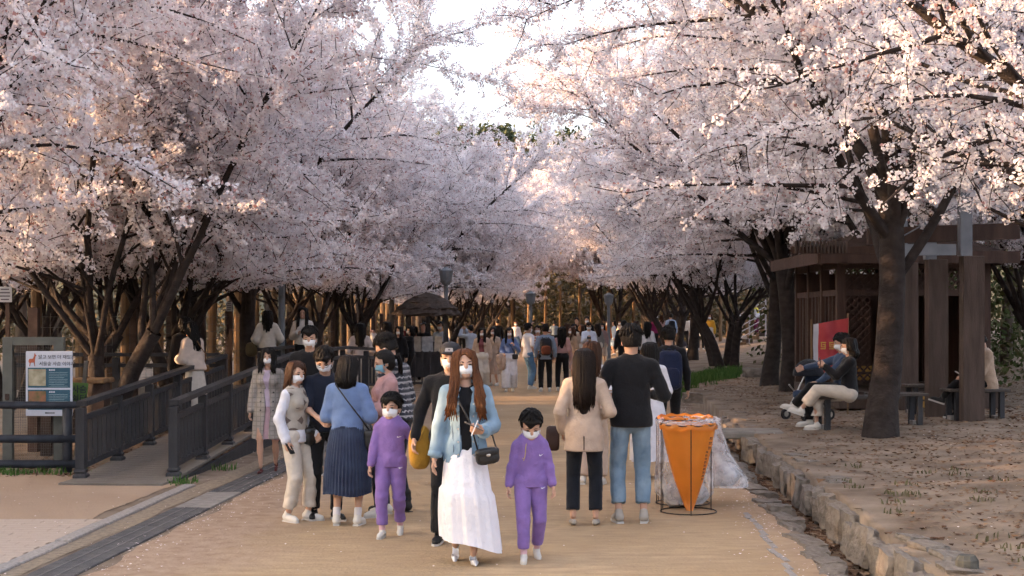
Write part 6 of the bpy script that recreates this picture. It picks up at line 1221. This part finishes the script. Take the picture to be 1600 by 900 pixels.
quick('woman in white long sleeves and grey trousers far right', 1080, 0, 1.62, 170, 'f', ('long', 'brown', .3), WHITEC, ('trousers', GREYP), Y=67, z=.1, det=0, seed=65)
q5 = quick('woman in white blouse with white tote by the far trunk', 1095, 0, 1.64, 165, 'f', ('long', 'black', .3), WHITEC, ('trousers', BLACK), Y=64, z=.0, det=0, seed=66); bag_box(q5, 'white_tote', 'white tote bag held by the woman near the far trunk', (-.1, .26, .82), (.34, .14, .34), WHITEC, flap=False, strap=[(-.2, .26, .98), (-.1, .22, 1.08), (0, .26, .98)])
q6 = quick('woman in mustard scarf carrying a pale coat by the far trunk', 1109, 0, 1.66, 150, 'f', ('long', 'brown', .22), C_((.42, .24, .03), 'mustard_scarf'), ('trousers', C_((.30, .36, .40), 'faded_jeans')), Y=60, z=.05, det=0, seed=67, e=.035); q6.skirt(C_((.50, .46, .44), 'pale_coat'), 1.12, .42, .16, .23, 8, .012, name='draped_coat')
quick('old man in white shirt climbing the stair', 1155, 0, 1.6, 40, 'm', ('short', 'grey'), WHITEC, ('trousers', BLACK), Y=67.2, z=.62, det=0, seed=68, mask=False, lean=14)
q8 = quick('hiker in grey hat, bright vest and purple trousers on the stair', 1183, 0, 1.6, 60, 'f', ('short', 'grey'), C_((.50, .50, .56), 'pale_jacket'), ('trousers', C_((.13, .02, .06), 'plum_trousers')), Y=67.5, z=.92, det=0, seed=69, mask=False, lean=8); q8.top(mat('bright_vest', (.62, .55, .06), rough=.6), 'safety_vest', e=.045, hem=1.15, sleeve=0); q8.put('hat', joinm([sdf_build([('e', q8.h((0, -.01, .18)), (.10, .11, .08), q8.hR), ('c', q8.h((0, 0, .15)), q8.h((0, 0, .16)), .14, .13, (1, 1, .12))], .018, .01)]), GREYP)
# seated people
GS = 'people seated on the benches'
s1 = Person('seated woman in black top and cream trousers lifting her phone', 1326, 0, 1.60, 84, 'f', 'sit_cross', armR=(.06, .34, 1.28), armL=(-.05, .34, 1.30), head=(0, -4, 0), det=1, z=.33, Y=19.1, seat=.50, seed=71, group=GS); s1.body(); s1.mask(); s1.hair('bob', 'black', .17); s1.trousers(CREAM, e=.022, thigh=.012, knee=.024, hemr=.035, cuff=.2); s1.top(BLACK, 'top', e=.028, hem=.90, fold=.007); s1.shoes(SNEAK); phone(s1, 1, 'black phone lifted by the seated woman in cream trousers', (0, .1, 1), None, (-.06, .06, .06))
s2 = Person('seated man in blue shirt stretching his arm beside her', 1316, 0, 1.70, 92, 'm', 'sit_cross', armR=(.16, .56, 1.20), armL=(-.06, .38, 1.0), head=(0, -8, 0), det=1, z=.33, Y=19.75, seat=.50, seed=72, group=GS); s2.body(); s2.mask(); s2.hair('short', 'black', fringe=True); s2.trousers(BLACK, e=.018, knee=.012, hemr=.016); s2.top(C_((.05, .075, .13), 'denim_shirt'), 'top', e=.028, hem=.90); s2.shoes(SNEAK)
s3 = Person('lone sitter in beige coat with legs crossed behind the post', 1542, 0, 1.66, 88, 'm', 'sit_cross', armR=(.06, .30, 1.06), armL=(-.04, .32, 1.05), head=(0, -26, 0), det=1, z=.33, Y=21.0, seat=.50, seed=73, lean=6, group=GS); s3.body(); s3.mask(); s3.hair('short', 'black'); s3.trousers(BLACK, e=.018); s3.top(C_((.40, .29, .21), 'camel_coat'), 'coat', e=.040, hem=.80, fold=.008); s3.shoes(BLACKSH); phone(s3, 1, 'pale phone in the lone sitter\'s hands', (0, .8, .5), WPRINT, (-.03, .09, .03))
# pushchairs
def pushchair(label, px, Y, z, rz, canopy, cloth_):
    o = setp(empty('pushchair', (W(px, 0, Y)[0], Y, z), R(rz)), label, 'pushchair', 'pushchairs'); o.scale = (.85,) * 3
    for sx in (-1, 1):
        for p_, q_ in (((.24, .28, .12), (.24, -.30, 1.0)), ((.24, -.28, .12), (.24, .22, .62))): m_ = MB(); m_.tube([(sx * p_[0], p_[1], p_[2]), (sx * q_[0], q_[1], q_[2])], .014, 6); m_.build('frame_tube', METAL, o)
        for yy_ in (.28, -.28): m_ = MB(); m_.tube([(sx * .26 - .02, yy_, .1), (sx * .26 + .02, yy_, .1)], .10, 14); wh = m_.build('wheel', BLACKSH, o); m_ = MB(); m_.tube([(sx * .26 - .024, yy_, .1), (sx * .26 + .024, yy_, .1)], .05, 10); m_.build('hub', METAL, wh)
    m_ = MB(); m_.tube([(-.24, -.30, 1.0), (.24, -.30, 1.0)], .018, 6); m_.build('handle', BLACKSH, o)
    v, f_ = soft_box((.42, .36, .16), 4); obj_np('seat', v + np.array((0, .05, .45)), f_, cloth_, o, True); v, f_ = soft_box((.40, .12, .52), 4); obj_np('backrest', v + np.array((0, -.14, .66)), f_, cloth_, o, True)
    v, f_ = ell(18, 12); v = v[:, :] * np.array((.25, .30, .30)); v[:, 2] = np.maximum(v[:, 2], .0); obj_np('canopy', v + np.array((0, -.02, .78)), f_, canopy, o, True); return o
pushchair('dark pushchair with blue trim beside the seated pair', 1262, 21.4, .30, 120, C_((.014, .016, .022), 'dark_canopy'), C_((.02, .04, .085), 'blue_seat'))
pushchair('grey pushchair parked among the far walkers', 1066, 57, .0, 200, C_((.06, .05, .06), 'plum_canopy'), GREYP)

# ------------------------------------------------------------------ litter stand with the orange and clear bags
bp = G(1078, 803); WIRE = mat('thin_black_rod', (.02, .017, .015), rough=.5, var=.2)
CLEAR = bpy.data.materials.new('clear_plastic'); CLEAR.use_nodes = True; N_, L_, b_ = nodes_of(CLEAR); b_.inputs['Base Color'].default_value = (.72, .72, .76, 1); b_.inputs['Roughness'].default_value = .25; b_.inputs['Alpha'].default_value = .42
nz_ = N_.new('ShaderNodeTexNoise'); nz_.inputs['Scale'].default_value = 7; nz_.inputs['Detail'].default_value = 5; rp_ = N_.new('ShaderNodeValToRGB'); rp_.color_ramp.elements[0].position = .35; rp_.color_ramp.elements[0].color = (.16,) * 3 + (1,); rp_.color_ramp.elements[1].position = .7; rp_.color_ramp.elements[1].color = (.62,) * 3 + (1,); L_.new(nz_.outputs['Fac'], rp_.inputs[0]); L_.new(rp_.outputs[0], b_.inputs['Alpha'])
bu_ = N_.new('ShaderNodeBump'); bu_.inputs['Strength'].default_value = .6; L_.new(nz_.outputs['Fac'], bu_.inputs['Height']); L_.new(bu_.outputs['Normal'], b_.inputs['Normal'])
ORANGE = mat('orange_plastic', (.72, .26, .035), rough=.3, var=.10, scale=6, bump=.5, bscale=10, spec=.5); N_, L_, b_ = nodes_of(ORANGE); tr_ = N_.new('ShaderNodeBsdfTranslucent'); tr_.inputs['Color'].default_value = (.85, .33, .05, 1); mx_ = N_.new('ShaderNodeMixShader'); mx_.inputs[0].default_value = .4; L_.new(b_.outputs[0], mx_.inputs[1]); L_.new(tr_.outputs[0], mx_.inputs[2]); L_.new(mx_.outputs[0], N_['Material Output'].inputs[0])
def stand(label, x, y, r, h):
    o = setp(empty('litter_stand', (x, y, 0)), label, 'litter stand', 'wire litter stands')
    for z in (.012, h): m_ = MB(); m_.tube([(r * math.cos(a), r * math.sin(a), z) for a in np.linspace(0, 2 * math.pi, 33)], .0055, 6, False); m_.build('ring', WIRE, o)
    for a in (-1.6, .5, 2.6, 3.3): m_ = MB(); m_.tube([(r * math.cos(a), r * math.sin(a), 0), (r * math.cos(a), r * math.sin(a), h + .02)], .0055, 6); m_.build('rod', WIRE, o)
    return o
def hanging_bag(name, label, x, y, h, r_top, prof, m, sway=(0, 0), seed=0, amp=.05, trash=None):
    o = setp(empty(name, (x, y, 0)), label, 'litter bag', 'litter bags'); g = np.random.default_rng(seed); n = 64; V = []; F = []; ph_ = g.uniform(0, 6, 5)
    for j, (z, r) in enumerate(prof):
        t = 1 - z / h
        for i in range(n): a = i * 2 * math.pi / n; k = 1 + amp * t * (math.sin(a * 7 + ph_[0] + z * 3) * .5 + math.sin(a * 13 + ph_[1] - z * 5) * .35 + .5 * math.sin(a * 3 + ph_[2])); V.append((r * k * math.cos(a) + sway[0] * t ** 1.3, r * k * math.sin(a) * .92 + sway[1] * t ** 1.3, z))
    for j in range(len(prof) - 1):
        for i in range(n): q_ = (i + 1) % n; F.append([(j + 1) * n + i, (j + 1) * n + q_, j * n + q_, j * n + i])
    F.append(list(range((len(prof) - 1) * n, len(prof) * n))); obj_np('plastic_sack', V, F, m, o, True)
    V = []; F = []                                        # turned-over lip on the ring
    for z, r in ((h - .035, r_top * 1.04), (h + .004, r_top * 1.06), (h + .02, r_top * 1.0), (h - .02, r_top * .96)):
        for i in range(n): a = i * 2 * math.pi / n; V.append((r * math.cos(a), r * math.sin(a), z + .008 * math.sin(a * 5 + ph_[3]) * (z < h - .03) + .008 * math.sin(a * 11 + ph_[4])))
    for j in range(3):
        for i in range(n): q_ = (i + 1) % n; F.append([j * n + i, j * n + q_, (j + 1) * n + q_, (j + 1) * n + i])
    obj_np('rim_fold', V, F, m, o, True)
    if trash:
        for k, (p_, s_) in enumerate(trash): v, f_ = ell(14, 9); r6 = folds(seed + k, .25, 4); obj_np('rubbish', v * np.array(s_) * (1 + r6(v)[:, None]) + np.array(p_), f_, mat('rubbish_grey', (.35, .35, .37), col2=(.65, .65, .67), scale=14, rough=.5), o, True)
    return o
bx, by = bp[0], bp[1] + .12
stand('wire litter stand with thin black rods holding the orange bag', bx, by, .265, .83)
ob_ = hanging_bag('orange_litter_bag', 'orange pointed litter bag with black print hanging in the front stand', bx, by, .82, .26, [(.82, .26), (.74, .24), (.6, .21), (.45, .175), (.3, .13), (.15, .075), (.03, .03)], ORANGE, (.0, -.12), 3, .10)
hanging_bag('clear_litter_bag', 'clear plastic bag of rubbish bulging behind the orange bag', bx + .0, by + .30, .84, .27, [(.84, .27), (.7, .27), (.5, .275), (.3, .29), (.15, .28), (.05, .18)], CLEAR, (0, 0), 5, .06, [((-.10, -.05, .14), (.12, .10, .11)), ((.13, 0, .13), (.11, .10, .09))])
stand('second wire litter stand behind the clear bag', bx + .02, by + .62, .265, .84)
hanging_bag('clear_litter_bag', 'clear plastic bag leaning out to the right of the litter stands', bx + .18, by + .55, .84, .20, [(.84, .20), (.7, .20), (.5, .19), (.36, .22), (.26, .24), (.18, .2)], CLEAR, (.38, 0), 7, .06, [((.26, 0, .30), (.13, .10, .12))])
hanging_bag('orange_litter_bag', 'second orange bag showing behind the clear bags', bx + .05, by + .66, .85, .26, [(.85, .26), (.6, .22), (.35, .15), (.15, .08)], ORANGE, (.10, 0), 9, .08)
def cone_pt(th, z): t = 1 - z / .82; r = float(np.interp(z, [.03, .15, .3, .45, .6, .74, .82], [.03, .075, .13, .175, .21, .24, .26])) * 1.06; return Vector((r * math.cos(th), r * math.sin(th) * .92 - .12 * t ** 1.3, z))
for body_, th_, z0_, sz_ in ((range(9), R(-52), .60, .036), (range(3), R(-46), .73, .050)):
    p0 = cone_pt(th_, z0_); d_ = (cone_pt(th_, z0_ - .2) - p0).normalized(); h_ = Vector((-math.sin(th_), math.cos(th_), 0)); n_ = d_.cross(h_).normalized(); n_ = n_ if n_.dot(Vector((math.cos(th_), math.sin(th_), 0))) > 0 else -n_; yv_ = n_.cross(d_)
    Mx_ = Matrix(((d_.x, yv_.x, n_.x, p0.x + n_.x * .012), (d_.y, yv_.y, n_.y, p0.y + n_.y * .012), (d_.z, yv_.z, n_.z, p0.z + n_.z * .012), (0, 0, 0, 1))); bq_ = MB()
    for k in range(len(body_)):
        x_ = k * sz_ * .9; [bq_.box((x_ + dx_ * sz_, dy_ * sz_, 0), (w_ * sz_, h3_ * sz_, .002)) for dx_, dy_, w_, h3_ in ((.3, .6, .5, .10), (.12, .3, .10, .5), (.4, .3, .4, .09), (.3 + .1 * (k % 2), .02, .55, .10))]
    bo_ = bq_.build('bag_print', INK, ob_); bo_.matrix_local = Mx_; setp(bo_, kind='stuff')
